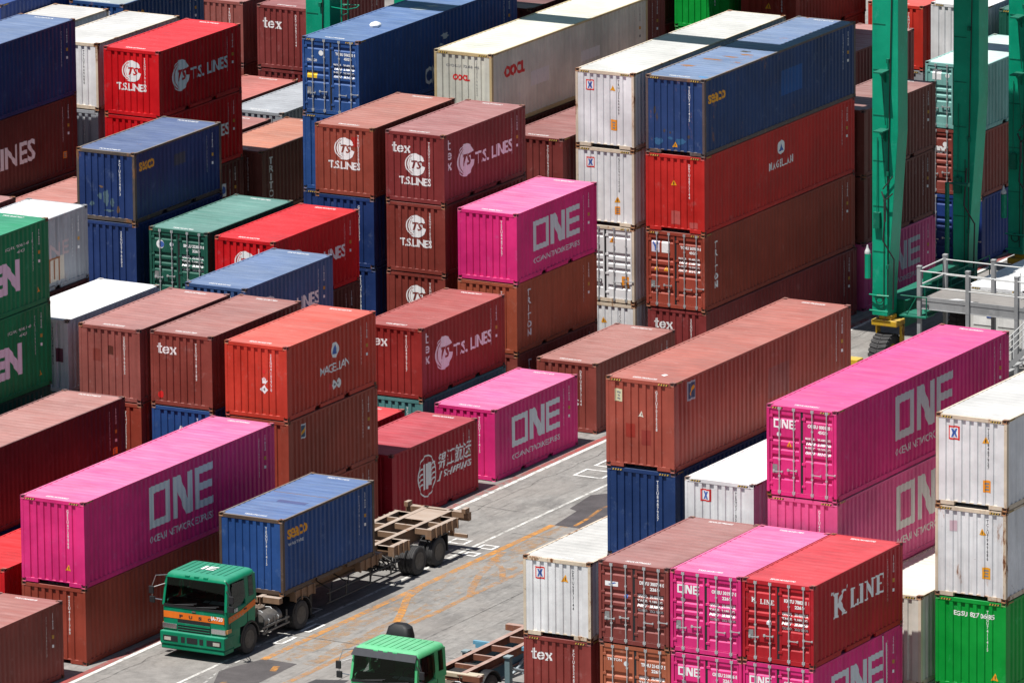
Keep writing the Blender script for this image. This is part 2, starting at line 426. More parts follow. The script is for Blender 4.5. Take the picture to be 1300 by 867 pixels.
CONT_N = [0]
SERIALS = ['%s%07d 2261' % (('TEGU', 'TCLU', 'TSSU', 'GESU', 'TRHU', 'SEGU', 'FCIU', 'DRYU')[i % 8], 3105247+i*538271 % 6000000) for i in range(14)]
def cont(v, u, z, L, H, col, label, end='f', deco=(), rust=.12, frame=None, frust=None, dust_sheen=.22, fade=1.0, roof=None, serial=None, sercol=None, full=True, group=None, dirt=.35, cast=None):
    CONT_N[0] += 1
    if col in (PINK, PINKF): dust_sheen = max(dust_sheen, .40)
    t = thing('shipping_container', label, 'container', (v, u, z), group, ((CONT_N[0]*37 % 11)-5)*.0004)
    if col in (NAVY, BLUE, LBLUE): dust_sheen = max(dust_sheen, .28)
    pm = paint(col, rust, fade, .42, dust_sheen, dirt)
    fm = paint(frame or col, rust+.12 if frust is None else frust, fade, .5, dust_sheen, dirt)
    rm = paint(roof, rust, fade, .45, dust_sheen, dirt) if roof else pm
    door = end == 'd'
    obj('frame', cmesh('frame_door' if door else 'frame_front', L, H), fm, t)
    obj('side_panel', cmesh('side_panel', L, H), pm, t)
    obj('side_panel', cmesh('side_panel', L, H), pm, t, (W, L, 0), (0, 0, math.pi))
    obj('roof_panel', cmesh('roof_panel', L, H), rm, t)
    obj('floor_panel', cmesh('floor_panel', L, H), DARKSTEEL, t)
    cm = cmesh('corner_casting', 0, 0); cmat = paint(cast or tuple(c*.6+.03 for c in (frame or col)), .8, 1, .6, .2)
    for ix in (0, 1):
        for iy in (0, 1):
            for iz in (0, 1):
                obj('corner_casting', cm, [cmat, BLACK], t, (ix*(W-.162), iy*(L-.178), iz*(H-.118)))
    if door:
        obj('door_gasket', cmesh('door_gasket', L, H), BLACK, t)
        for i, x0 in enumerate((.12, 1.263)):
            lf = obj('door_leaf', cmesh('door_leaf', 0, H), pm, t, (x0, 0, 0))
            for xr in (.33, .83):
                obj('lock_rod', cmesh('lock_rod', 0, H), GALV, lf, (xr, 0, 0))
                obj('door_handle', cmesh('door_handle', 0, 0), GALV, lf, (xr-(.0 if i else .2), 0, .78+(.07 if xr > .5 else 0)))
        obj('end_panel', cmesh('end_panel', 0, H), pm, t, (W, L, 0), (0, 0, math.pi))
    else:
        obj('end_panel', cmesh('end_panel', 0, H), pm, t)
        obj('door_gasket', cmesh('door_gasket', L, H), BLACK, t, (W, L, 0), (0, 0, math.pi))
        for x0 in (.12, 1.263): obj('door_leaf', cmesh('door_leaf', 0, H), pm, t, (W-x0, L, 0), (0, 0, math.pi))
    if H == HH:
        yb = [plain((.50, .33, .06), .6, 0, 'yellow_paint', .4), BLACK]
        for x in (.19, W-.58): obj('height_stripe', cmesh('height_stripe', 0, 0), yb, t, (x, 0, H))
        obj('height_stripe', cmesh('side_stripe', 0, 0), yb, t, (W, .2, H))
    if full:
        sc = sercol or WHITE_L
        sn = serial or SERIALS[CONT_N[0] % len(SERIALS)]
        if L == L40 and not serial: sn = sn.replace('2261', '45G1')
        a = sn.replace(' ', '')
        def vert(string, s, ztop, h, wd):
            return lambda: fit(text2d('\n'.join(string), .015, 0, 1, .82), s, ztop-h, wd, h)
        if not door:
            obj('serial_number', decal_mesh('fs'+a, 'front', vert(a[:11], 1.74, H-.32, 1.3, .075), L, H), sc, t)
        obj('serial_number', decal_mesh('ss'+a, 'side', vert(a[:11], L-1.0, H-.33, 1.35, .065), L, H), sc, t)
        obj('serial_number', decal_mesh('s2'+a, 'side', vert(a[11:]+'MAXGW', L-.62, H-.28, .55, .06), L, H), sc, t)
        obj('warning_sticker', decal_mesh('sy', 'side', polys([rect(L-.63, H-1.14, L-.55, H-1.02)]), L, H), lettering((.45, .24, .03)), t)
        obj('data_sticker', decal_mesh('sw', 'side', polys([rect(L-.63, H-1.44, L-.56, H-1.34)]), L, H), sc, t)
        for yy in (.26, L-.38):
            obj('roof_number', decal_mesh('rn%.1f' % yy+a, 'roof', lambda yy=yy: fit(text2d(a[:11], .02), .8, yy, .85, .14), L, H), WHITE_L, t)
    for d in deco:
        key, face, shape, mat = d[:4]; lift = d[4] if len(d) > 4 else .004
        nm = d[5] if len(d) > 5 else 'lettering'
        obj(nm, decal_mesh(key, face, shape(L, H), L, H, lift, door and face == 'front'), mat, t)
    return t

# ---- lettering sets -------------------------------------------------------
def T(body, face, s, t_from_top, h=None, wd=None, mat=WHITE_L, bold=.02, shear=0, spacing=1, line=1, name='lettering'):
    """text whose lower left corner lies at s and t_from_top below the container's top"""
    return (('T', body, s, t_from_top, h, wd, bold, shear, line), face,
            lambda L, H: (lambda: fit(text2d(body, bold, shear, spacing, line), s, H-t_from_top, wd, h)), mat, .004, name)
def PL(key, face, pl, s, tt, k, mat, ky=None, lift=.004, name='lettering'):
    return ((key, s, tt, k, ky), face, lambda L, H: polys(pl, s, H-tt, k, ky), mat, lift, name)
def ONE20(mat=SILVER_L): return [PL('ONE', 'side', ONE_P, 1.28, 1.63, 1.2, mat, 1.1), T('OCEAN NETWORK EXPRESS', 'side', 1.28, 2.08, wd=3.45, h=.2, mat=mat, bold=.012)]
def ONE40(mat=SILVER_L): return [PL('ONE', 'side', ONE_P, 4.1, 1.84, 1.42, mat), T('OCEAN NETWORK EXPRESS', 'side', 4.1, 2.34, wd=4.1, h=.25, mat=mat, bold=.012)]
def TSLOGO(face, cx, top, r, col):
    white = ring(0, 0, 1, .5, 26, 24, 352, .98) + [disc(-.02, 0, .62, .62)]
    return [PL('TSdisc', face, white, cx, top, r, WHITE_L), PL('TSarc', face, ring(.12, 0, 1.0, .93, 16, 120, 240), cx-.02*r, top, r*.98, lettering(col), None, .0055),
            PL('TSarc2', face, ring(.3, 0, 1.0, .95, 16, 125, 235), cx, top, r*.98, lettering(col), None, .0055),
            (('TSt', cx, top, r), face, lambda L, H: (lambda: fit(text2d('TS', .03, .3), cx-.38*r, H-top-.36*r, 1.05*r, .72*r)), lettering(col), .0075, 'lettering')]
def TSFRONT(col, dz=0): return TSLOGO('front', 1.22, .86+dz, .42, col) + [T('T.S.LINES', 'front', .55, 1.62+dz, wd=1.32, h=.29, bold=.03)]
def TSSIDE(col, mat=WHITE_L): return TSLOGO('side', 1.62, 1.2, .62, col) + [T('T.S. LINES', 'side', 2.36, 1.52, wd=2.75, h=.47, mat=mat, bold=.025)]
TEXF = [PL('texf', 'front', TEX_P, .27, .78, .26, WHITE_L)]
TEXS = [PL('texs', 'side', [[(x*1., y) for x, y in p] for p in g_t(0)], .32, .62, .27, WHITE_L), PL('texs2', 'side', g_e(0), .3, .98, .27, WHITE_L), PL('texs3', 'side', g_x(0), .3, 1.36, .27, WHITE_L)]
def VERT(body, s, top, h, wd, mat=WHITE_L, bold=.03): return T('\n'.join(body), 'side', s, top+h, h, wd, mat, bold, line=.85)
TRI = [VERT('TRITON', .78, .34, 1.72, .32, SILVER_L)]
def MAGS(s): return [PL('magd', 'side', [disc(0, 0, .27)], s+.98, .78, 1, WHITE_L), PL('magt', 'side', [[(-.17, -.14), (0, .2), (.17, -.14)]], s+.98, .78, 1, BLUE_L, None, .006),
                     T('MAGELLAN', 'side', s, 1.52, wd=1.95, h=.3, bold=.012)]
def TRIANGLE(face, s, top, k=.2, mat=YEL_L): return [PL('tri', face, [[(-.5, 0), (.5, 0), (0, .9)]], s, top, k, mat, None, .005, 'warning_sticker'), PL('trib', face, [rect(-.06, .15, .06, .55)], s, top, k, BLACK_L, None, .0065, 'warning_sticker')]
def SIGN(s=.42, top=.78, k=.36): return [PL('sgn', 'front', [rect(0, 0, 1, 1.1)], s, top, k, RED_L, None, .004, 'red_framed_sign'), PL('sgn2', 'front', [rect(.14, .14, .86, .96)], s, top, k, WHITE_L, None, .0055, 'red_framed_sign'),
            PL('sgn3', 'front', [[(.25, .2), (.42, .2), (.5, .45), (.58, .2), (.75, .2), (.62, .55), (.75, .9), (.58, .9), (.5, .7), (.42, .9), (.25, .9), (.38, .55)]], s, top, k, BLUE_L, None, .007, 'red_framed_sign')]
def PLACARD(face, s, top, wd=.24, h=.36, mat=ORANGE_L): return [PL('plc%.2f' % wd, face, [rect(0, 0, 1, 1)], s, top, wd, mat, h, .005, 'placard'), PL('plcl', face, [rect(.2, .65, .8, .8), rect(.3, .4, .7, .55), rect(.25, .15, .75, .3)], s, top, wd, GREY_L, h, .0065, 'placard')]
def PATCH(face, s, top, wd, h, col): return [PL('pt%.2f%.2f' % (wd, h), face, [rect(0, 0, 1, 1)], s, top, wd, paint(col, .05), h, .003, 'touch_up_patch')]
def BLOTS(face, spots, mat):
    out = []
    for i, (x, y, rx, ry) in enumerate(spots):
        q = random.Random(i*7+int(x*100)); pl = [(x+rx*(.6+.6*q.random())*math.cos(R(a)), y+ry*(.6+.6*q.random())*math.sin(R(a))) for a in range(0, 360, 24)]
        out.append(PL('blot%.2f%.2f%.2f' % (x, y, rx), face, [pl], 0, 0, 1, mat, None, .003, 'wear_stain'))
    return out
def SEACO(wd=.95, s=.28, top=.75): return [T('seaco', 'side', s, top+.03, wd=wd*1.05, h=.34, mat=YEL_L, bold=.028)]
def DOORTXT(serial, code, H=HS, owner=None, mat=WHITE_L):
    o = [T(serial, 'front', 1.42, .62, wd=.86, h=.12, mat=mat, bold=.045), T(code, 'front', 1.78, .78, wd=.28, h=.11, mat=mat, bold=.045)]
    for i in range(4):
        y = 1.02+i*.15
        o.append(T(['MAX.GR.', 'TARE', 'NET', 'CU.CAP.'][i], 'front', 1.34, y, wd=.34, h=.095, mat=mat, bold=.04))
        o.append(T(['30.480 KG', '2.180 KG', '28.300 KG', '33.2 CU.M'][i], 'front', 1.76, y, wd=.45, h=.095, mat=mat, bold=.04))
    o += [PL('csc', 'front', [rect(0, 0, 1, 1)], .2, H-.72, .17, plain((.25, .25, .25), .5, .3, 'data_plate'), .28, .006, 'data_plate')]
    return o
def ONEDOOR(serial, code='2261', H=HS): return [PL('oned', 'front', ONE_P, .24, .72, .26, WHITE_L, .27), PL('sealw', 'front', [disc(0, 0, .075)], .42, .93, 1, SILVER_L)] + DOORTXT(serial, code, H)

# ---- colours ---------------------------------------------------------------
MAR = (.105, .020, .019); BRN = (.235, .052, .040); RBR = (.29, .05, .030); OBR = (.33, .075, .038); ORD = (.50, .042, .024)
DBR = (.105, .030, .022); PBR = (.29, .085, .072); RED = (.56, .006, .011); DRED = (.34, .010, .022); PINK = (.65, .024, .180); PINKF = (.60, .085, .235)
NAVY = (.013, .035, .135); BLUE = (.020, .070, .235); LBLUE = (.045, .095, .235); WHT = (.72, .72, .73); GRY = (.30, .32, .35)
EVG = (.0, .19, .070); GRN = (.0, .29, .035); DGR = (.010, .085, .058); TEAL = (.19, .42, .39); OOC = (.58, .57, .49); RUSTF = (.62, .52, .40)
LB40 = (.018, .048, .15)
COLNAME = {LB40: 'blue', MAR: 'maroon', BRN: 'brown', RBR: 'red-brown', OBR: 'orange-brown', ORD: 'orange-red', DBR: 'dark brown', PBR: 'pale brown', RED: 'red', DRED: 'dark red', PINK: 'pink', PINKF: 'faded pink',
           NAVY: 'navy', BLUE: 'blue', LBLUE: 'light blue', WHT: 'white', GRY: 'grey', EVG: 'green', GRN: 'bright green', DGR: 'dark green', TEAL: 'pale teal', OOC: 'cream'}
POS = ['lowest', 'second lowest', 'third lowest', 'fourth lowest']
def stack(v, u, L, items, about, group=None):
    """items run from the ground up: (height, colour, label or None, options)"""
    z = 0.0
    for i, it in enumerate(items):
        H, col, label = it[:3]; kw = dict(it[3]) if len(it) > 3 else {}
        if label is None:
            label = '%s container, %s stacked below %s' % (COLNAME[col], POS[i], about)
        j = 0.0 if i == len(items)-1 else random.uniform(-.025, .025)
        cont(v+j, u+random.uniform(-.02, .02)*(i < len(items)-1), z, L, H, col, label, group=group or 'shipping containers stacked in the yard', **kw)
        z += H+.004
def ROOFB(spots, mat): return [(('rb', x, y, rx), 'roof', (lambda x, y, rx, ry: (lambda L, H: polys([[(x+rx*(.6+.5*((k*37+int(y*10)) % 10)/10)*math.cos(R(k*24)), y+ry*(.6+.5*((k*53+int(x*10)) % 10)/10)*math.sin(R(k*24))) for k in range(15)]])))(x, y, rx, ry), mat, .003, 'wear_stain') for x, y, rx, ry in spots]
RB40 = ROOFB([(.6, 2.2, .35, .12), (1.3, 4.3, .4, .12), (.9, 3.6, .5, .1), (1.6, 4.9, .3, .1)], lettering((.28, .13, .06), .5)) + ROOFB([(1.3, 5.4, .3, .14), (1.7, 5.9, .2, .08)], lettering((.07, .065, .06), .4)) + ROOFB([(2.1, .55, .25, .12)], lettering((.08, .25, .50), .3))
wk = dict(frame=RUSTF, frust=.6, roof=(.47, .465, .45), cast=(.25, .12, .06), sercol=BLACK_L)

# near-left corner and the row along the road
stack(.06, -34.99, L20, [(HS, BRN, 'brown container with a faded red roof, cut off at the bottom left corner', dict(dust_sheen=.28))], 'x')
stack(0, -27.42, L40, [(HS, RBR, 'long red-brown container on the ground under the long pink one beside the truck', dict(frust=.3)),
      (HH, PINK, 'long pink container with big grey letters on its shaded side, left of the truck', dict(deco=ONE40() + TRIANGLE('front', 1.78, 2.35, .22)))], 'x')
stack(-3.12, -27.4, L40, [(HH, RED, 'bright red container at the left edge, mostly hidden behind the long pink one', dict(dust_sheen=.12))], 'x')
stack(-5.78, -27.54, L40, [(HH, NAVY, None), (HH, MAR, 'dark maroon long container with a faded reddish roof, left edge, behind the pink one',
      dict(deco=PLACARD('side', 11.35, 1.85, .3, .22), roof=PBR, dust_sheen=.3))], 'the long dark maroon one')
EGD = [T('EVERGREEN', 'side', 2.85, 2.16, wd=7.5, h=1.12, mat=lettering((.72, .62, .74)), bold=.06), T('EGHU 926 143 1', 'side', 9.45, .66, wd=1.7, h=.10, bold=.0), T('45G1', 'side', 10.2, .86, wd=.5, h=.10, bold=.0), ] + TRIANGLE('side', 11.5, 2.45, .2)
stack(-8.96, -27.09, L40, [(HH, DGR, None), (HH, DGR, None), (HH, EVG, 'lower of the two green containers with large white letters at the left edge', dict(deco=EGD)),
      (HH, EVG, 'upper green container with large white letters and light green roof, left edge', dict(deco=EGD))], 'the two large lettered green ones')
stack(-.25, -13.89, L20, [(HS, RBR, 'red-brown container, bottom of the three-high stack behind the blue box on the trailer', {}),
      (HS, RBR, 'red-brown container with a small blue and yellow square sticker under the orange-red one', dict(deco=[PL('sqs', 'side', [rect(0, 0, 1, 1)], .85, .78, .38, SILVER_L, .5), PL('sqs2', 'side', [rect(.1, .1, .9, .9)], .85, .78, .38, lettering((.05, .09, .15)), .5, .0055), PL('sqs3', 'side', [bar(.2, .3, .8, .7, .2)], .85, .78, .38, YEL_L, .5, .007)])),
      (HS, ORD, 'orange-red container with a white hand and diamond mark on its sunlit front', dict(deco=MAGS(2.3) + [PL('hand', 'front', [rect(-.3, 0, .3, .35)] + [rect(-.32+i*.17, .35, -.2+i*.17, .8-.1*abs(i-1.5)) for i in range(4)] + [[(.3, .1), (.55, .4), (.45, .48), (.3, .3)]], 1.52, 1.36, .28, WHITE_L),
        PL('dia', 'front', [[(0, -.5), (.5, 0), (0, .5), (-.5, 0)]], 1.52, 1.56, .32, WHITE_L), PL('dia2', 'front', [disc(0, 0, .16)], 1.52, 1.56, .32, GREY_L, None, .006), PL('dia3', 'front', [disc(0, 0, .5)], 1.52, .95, .14, RED_L)] +
        [PL('dd', 'side', [[(0, -.5), (.5, 0), (0, .5), (-.5, 0)]], 3.2, 1.98, .36, WHITE_L), PL('ddb', 'side', [[(0, -.5), (.5, 0), (0, .5), (-.5, 0)]], 3.52, 1.98, .36, WHITE_L, None, .006), PL('dd3', 'side', [disc(.1, 0, .12), disc(.75, 0, .12)], 3.2, 1.98, .36, GREY_L, None, .006), PL('dd2', 'side', [disc(0, 0, .5)], 2.92, 2.0, .22, RED_L)]))], 'x')
stack(-3.29, -13.73, L20, [(HS, BRN, None), (HS, BLUE, 'blue container just showing above the long pink roof, under a brown one', dict(deco=[T('A', 'front', 1.0, .95, wd=.28, h=.32)])),
      (HS, BRN, 'brown container with a red blot low on its front, left of the orange-red one', dict(deco=TEXF + [PL('blot', 'front', [disc(0, 0, .5, .55)], .38, 2.22, .22, RED_L)], dust_sheen=.3))], 'the brown one with a red blot')
stack(-6.02, -13.93, L20, [(HS, BRN, None), (HS, RBR, 'red-brown container low under the dull pinkish brown one with dark patches', {}),
      (HS, PBR, 'dull pinkish brown container with dark patches on its front and red stains on its roof', dict(deco=PATCH('front', .55, 1.25, .3, .42, BRN) + PATCH('front', 1.15, .98, .22, .3, DBR), dust_sheen=.25, dirt=.5))], 'the dull pinkish brown container')
stack(-8.97, -13.79, L20, [(HS, GRY, None), (HS, WHT, None, wk), (HS, WHT, 'white container with a bare white roof, right beside the two lettered green ones', dict(deco=[PL('mk', 'front', [rect(0, 0, 1, 1.6)], 1.92, 1.5, .3, lettering((.15, .04, .07)))], frame=WHT, frust=.3, sercol=BLACK_L, dirt=.8))], 'the bare white roof beside the green pair')
stack(-11.77, -13.9, L20, [(HS, BRN, None), (HS, DBR, None), (HS, MAR, None), (HS, GRY, 'shabby white container with rust streaks and faded pink letters behind the green pair',
      dict(roof=WHT, rust=.5, dirt=.8, deco=[T('LINE', 'side', 2.75, 1.45, wd=2.1, h=.5, mat=PINK_L, bold=.02), PL('ruspatch', 'side', [rect(0, 0, .08, 1), rect(.8, 0, .9, 1), rect(0, .92, 1, 1.0), rect(.4, .1, .48, .9)], 3.5, 2.3, .75, lettering((.24, .09, .03)), .85), PL('primerpatch', 'side', [rect(.08, 0, 1.3, 1)], 3.5, 2.3, .75, lettering((.5, .45, .38)), .85, .003)]))], 'the shabby white one with faded letters')
stack(-14.68, -13.93, L20, [(HS, BRN, None), (HS, DBR, None), (HS, MAR, None), (HS, BRN, 'brown container whose reddish roof end shows at the left edge above the green pair', dict(dust_sheen=.4))], 'the reddish roof end at the left edge')
JJD = [PL('jjring', 'side', ring(0, 0, 1, .93, 36, 0, 360, 1.22), 2.45, 1.28, .62, WHITE_L), PL('jjbars', 'side', [rect(-.42, -.75, -.14, .72), rect(-.08, -.75, .1, .72), rect(.2, -.6, .48, .72)] + [bar(-.9, -.5+.3*i, -.45, -.4+.3*i, .1) for i in range(4)] + [bar(.5, -.35+.3*i, .9, -.25+.3*i, .1) for i in range(4)], 2.45, 1.28, .62, WHITE_L)]
JJD += [T('\u9526\u6c5f\u822a\u8fd0', 'side', 3.25, 1.26, wd=2.35, h=.62, shear=.18, bold=.01), T('JJ SHIPPING', 'side', 3.2, 1.66, wd=2.4, h=.32, shear=.25, bold=.02)]
stack(0, -7.29, L20, [(HS, DRED, 'dark red container with Chinese lettering standing on the ground by the road', dict(deco=JJD, rust=.06, dirt=.15))], 'x')
stack(-2.91, -7.33, L20, [(HS, RED, 'bright red container whose roof peeps out behind the dark red one with Chinese lettering', {})], 'x')
stack(-5.95, -6.98, L20, [(HS, BRN, None), (HS, DBR, None), (HS, LBLUE, 'dusty blue container with white lettering right behind the brown one with a red blot', dict(deco=TSSIDE(LBLUE), dust_sheen=.12))], 'the dusty blue one')
# third bay
stack(0, 0, L20, [(HS, PINK, 'short pink container with grey letters on the ground by the road', dict(deco=ONE20(), rust=.05, dirt=.15))], 'x')
stack(-2.98, .1, L20, [(HS, (.09, .24, .24), 'teal container on the ground under the maroon one with the ribbed red roof', {}),
      (HS, (.27, .025, .022), 'maroon container with a ribbed red roof and white emblem, standing on the teal one', dict(deco=TEXF + TEXS + TSSIDE((.27, .025, .022))))], 'x')
stack(-8.79, -.2, L20, [(HS, MAR, None), (HS, DBR, 'dark brown container under the bright red one, behind the dusty blue one', {}),
      (HS, RED, 'bright red container right of the dark green one with doors', dict(deco=TSFRONT(RED) + TSSIDE(RED), dust_sheen=.1, dirt=.15))], 'the bright red one beside the green doors')
stack(-11.68, .06, L20, [(HS, BRN, None), (HS, DBR, None), (HS, DGR, 'dark green container with its doors to the viewer and a blue and white emblem', dict(end='d', roof=(.045, .17, .14), deco=DOORTXT('BMLU 223009 8', '2261') + [PL('em', 'front', [disc(0, 0, .16)], .45, .6, 1, WHITE_L), PL('em2', 'front', [disc(.05, 0, .11)], .45, .6, 1, BLUE_L, None, .006), PL('em3', 'front', [disc(0, 0, .08)], .92, .57, 1, SILVER_L)]))], 'the dark green doors')
stack(-14.7, .11, L20, [(HS, BRN, None), (HS, NAVY, None), (HS, NAVY, 'plain navy container under the blue one with small yellow letters on the left', dict(rust=.25)),
      (HS, NAVY, 'blue container with small yellow letters standing on a plain navy one, left', dict(deco=SEACO(.95, .38, .72) + PATCH('side', 2.75, 1.0, .8, .42, (.05, .055, .08)) + BLOTS('front', [(1.2, -1.75, .12, .3), (1.45, -1.9, .07, .16), (.95, -1.7, .1, .12), (.6, -2.0, .1, .08), (1.3, -2.2, .2, .05)], lettering((.075, .13, .17), .8)) + BLOTS('front', [(1.0, -1.35, .12, .04), (1.7, -2.15, .05, .14)], lettering((.16, .09, .05), .6)), rust=.35, frame=(.09, .07, .06), frust=.6, dust_sheen=.3))], 'the plain navy one on the left')
# fourth bay
stack(-.14, 7.72, L20, [(HS, BRN, 'brown container on the ground with a dusty roof, right of the short pink one', dict(dust_sheen=.3, deco=[T('S', 'front', 1.55, 1.62, wd=.16, h=.24)]))], 'x')
stack(-3.31, 7.67, L20, [(HS, BRN, 'dark brown container at the foot of the stack under the orange-brown one', dict(deco=TRI)), (HS, OBR, 'orange-brown container with vertical white letters right under a short pink one', dict(deco=TRI, dirt=.5)),
      (HS, PINK, 'short pink container on top of the orange-brown one in the middle', dict(deco=ONE20(), rust=.05, dirt=.15))], 'x')
m1 = (.22, .040, .030)
stack(-6.27, 7.67, L20, [(HS, BRN, None), (HS, m1, 'brown container, third down in the white emblem stack, half hidden by a red roof', dict(deco=TSFRONT(m1))),
      (HS, m1, 'brown container with a white emblem, second from the top under the maroon one', dict(deco=TSFRONT(m1))),
      (HS, (.20, .030, .030), 'maroon container with white emblems on front and side, top of the tall middle stack', dict(deco=TEXF + TEXS + TSFRONT((.20, .030, .030), .32) + TSSIDE((.20, .030, .030)), dust_sheen=.35))], 'the white emblem stack in the middle')
COLNAME[m1] = 'brown'
stack(-9.17, 7.6, L20, [(HS, BRN, None), (HS, NAVY, 'navy container low in the stack left of the brown white-emblem column', {}), (HS, NAVY, 'navy container directly under the brown one with a red smudge on its front', {}),
      (HS, (.27, .055, .035), 'brown container with a white emblem and red smudge, left of the tall maroon one', dict(deco=TSFRONT((.27, .055, .035)) + PATCH('front', 1.5, .75, .28, .36, (.36, .02, .015)), dust_sheen=.28))], 'the brown one with a red smudge')
# fifth bay, forty-footers
stack(-.41, 16.65, L40, [(HS, (.20, .03, .03), 'maroon container with white letters, bottom of the tall stack under the brown doors', dict(deco=TEXF)),
      (HH, RBR, 'long brown container with doors and two yellow triangles, third from the top', dict(end='d', deco=[VERT('TRITON', .78, .4, 1.75, .3, WHITE_L)] + DOORTXT('TCNU 307019 8', '45G1', HH) + TRIANGLE('front', .42, 1.5, .2) + TRIANGLE('front', .82, 1.5, .2) + [PL('w1', 'front', [rect(0, 0, 1, 1)], .22, .82, .33, lettering((.65, .6, .7)), .42), PL('w1b', 'front', [bar(.5, .1, .5, .5, .2), bar(.5, .45, .2, .9, .2), bar(.5, .45, .8, .9, .2)], .22, .82, .33, BLUE_L, .42, .006), PL('w2', 'front', [rect(0, 0, 1, 1)], .64, .82, .33, WHITE_L, .42)])),
      (HH, (.50, .022, .018), 'long red container with a small blue triangle emblem, under the long blue one', dict(deco=MAGS(5.2) + TRIANGLE('front', 1.15, 1.15, .22) + PATCH('front', 1.05, 2.6, .36, .5, (.5, .1, .09)) + PATCH('front', 1.78, 2.7, .36, .22, (.5, .1, .09)))),
      (HH, (.018, .048, .15), 'long blue container with yellow letters and a rusty roof, top of the tall stack', dict(deco=SEACO(1.25, .36, .95) + TRIANGLE('front', 1.2, 2.62, .22) + BLOTS('front', [(.45, -1.55, .06, .16), (.35, -1.3, .04, .2), (.75, -2.05, .07, .08), (1.0, -2.1, .06, .05), (1.75, -2.2, .06, .08)], lettering((.06, .05, .05), .5)) + BLOTS('front', [(.5, -2.45, .2, .14), (1.4, -2.4, .25, .12), (1.0, -2.3, .12, .06)], lettering((.03, .12, .25), .7)) + RB40 + PATCH('side', 6.1, 1.75, 1.75, .95, (.012, .08, .28)), rust=.45, frame=(.10, .075, .075), frust=.6, dust_sheen=.32, roof=LBLUE))], 'x')
stack(-3.27, 16.52, L40, [(HS, WHT, 'white container, lowest of the white stack, just above a brown roof', dict(deco=TRIANGLE('front', 1.1, .78, .24), **wk)),
      (HH, WHT, 'white container with rusty doors, second lowest of the tall white stack', dict(end='d', rust=.3, deco=TRIANGLE('front', 1.52, .62, .24, ORANGE_L) + PLACARD('front', 1.9, 2.3, .3, .44), **wk)),
      (HH, WHT, 'white container with a red framed sign, second from the top, left of the red one', dict(deco=SIGN() + TRIANGLE('front', 1.72, 2.0, .24) + PLACARD('front', 1.62, 2.45, .22, .3), **wk)),
      (HH, WHT, 'long white container with rusty corner posts, topmost in its stack, beside the blue one', dict(deco=SIGN() + TRIANGLE('front', 1.55, .72, .24) + PLACARD('front', 1.45, 2.2, .26, .4), **wk))], 'x')
stack(-5.97, 16.0, L40, [(HH, BRN, None), (HH, DBR, None), (HH, (.17, .032, .028), 'dark red-brown container squeezed in just left of the tall white stack', dict(deco=TRIANGLE('front', .42, 1.5, .24), dust_sheen=.28))], 'the dark red-brown one beside the white stack')
OO = [T('OOCL', 'side', 1.0, 1.1, wd=1.6, h=.46, mat=RED_L, bold=.06), T('OOCL', 'front', .78, 1.1, wd=.7, h=.24, mat=RED_L, bold=.06), T('OOLU 7268 45', 'front', .5, .6, wd=1.4, h=.1, mat=GREY_L), PL('oop', 'side', [rect(0, 0, 1, 1)], 3.0, 1.75, 1.4, lettering((.62, .62, .6)), .55), PL('oop2', 'side', [rect(0, 0, 1, 1)], 6.9, 1.55, 1.5, lettering((.62, .62, .6)), .4)]
stack(-8.91, 15.96, L40, [(HH, BRN, None), (HH, MAR, None), (HH, DBR, None), (HH, OOC, 'long cream container with red lettering on front and side', dict(deco=OO, frame=(.50, .38, .20), frust=.35, sercol=GREY_L, rust=.2))], 'the long cream one')
stack(-14.52, 15.88, L40, [(HH, NAVY, None), (HH, NAVY, 'navy container second lowest in the stack topped by the blue doors', {}), (HH, BLUE, 'blue container right below the long one with blue doors', {}),
      (HH, BLUE, 'long blue container with doors, white markings and a small yellow plate', dict(end='d', deco=DOORTXT('TGBU 506295 9', '45G1', HH) + [T('CMA CGM', 'front', .2, .92, wd=.42, h=.1), PL('yp', 'front', [rect(0, 0, 1, 1)], .2, 1.55, .42, lettering((.8, .5, .02)), .2), PL('wd', 'front', [disc(0, 0, .1)], .8, .58, 1, WHITE_L), T('CMA CGM', 'side', 5.05, 2.62, wd=3.2, h=.7, mat=SILVER_L)] + BLOTS('side', [(6.6, -.95, .3, .13), (6.3, -1.25, .12, .05)], lettering((.5, .53, .56), .4)) + [] + ROOFB([(1.3, 6.6, .5, .25), (1.5, 7.3, .35, .2)], lettering((.30, .34, .38), .4)) + ROOFB([(.9, 9.5, .3, .12)], lettering((.10, .12, .2), .3))))], 'the long blue doors')
b = MB(); n = 10
for z, k in ((0, 1.0), (.12, 1.05), (.22, .8), (.28, .35)): pass
b.loft([[(.17*k*math.cos(2*math.pi*j/n)*(1+.25*math.sin(j*2.3)), .27*k*math.sin(2*math.pi*j/n)*(1+.2*math.cos(j*1.7)), z*.6) for j in range(n)] for z, k in ((0, 1.0), (.12, 1.05), (.24, .8), (.30, .35))])
o = mk('plastic_bag', b, plain((.72, .73, .74), .5, 0, 'white_plastic'), None, (-13.0, 18.75, 11.58), smooth=True); o['label'] = 'crumpled white plastic bag lying on the roof of the long blue doors container'; o['category'] = 'plastic bag'
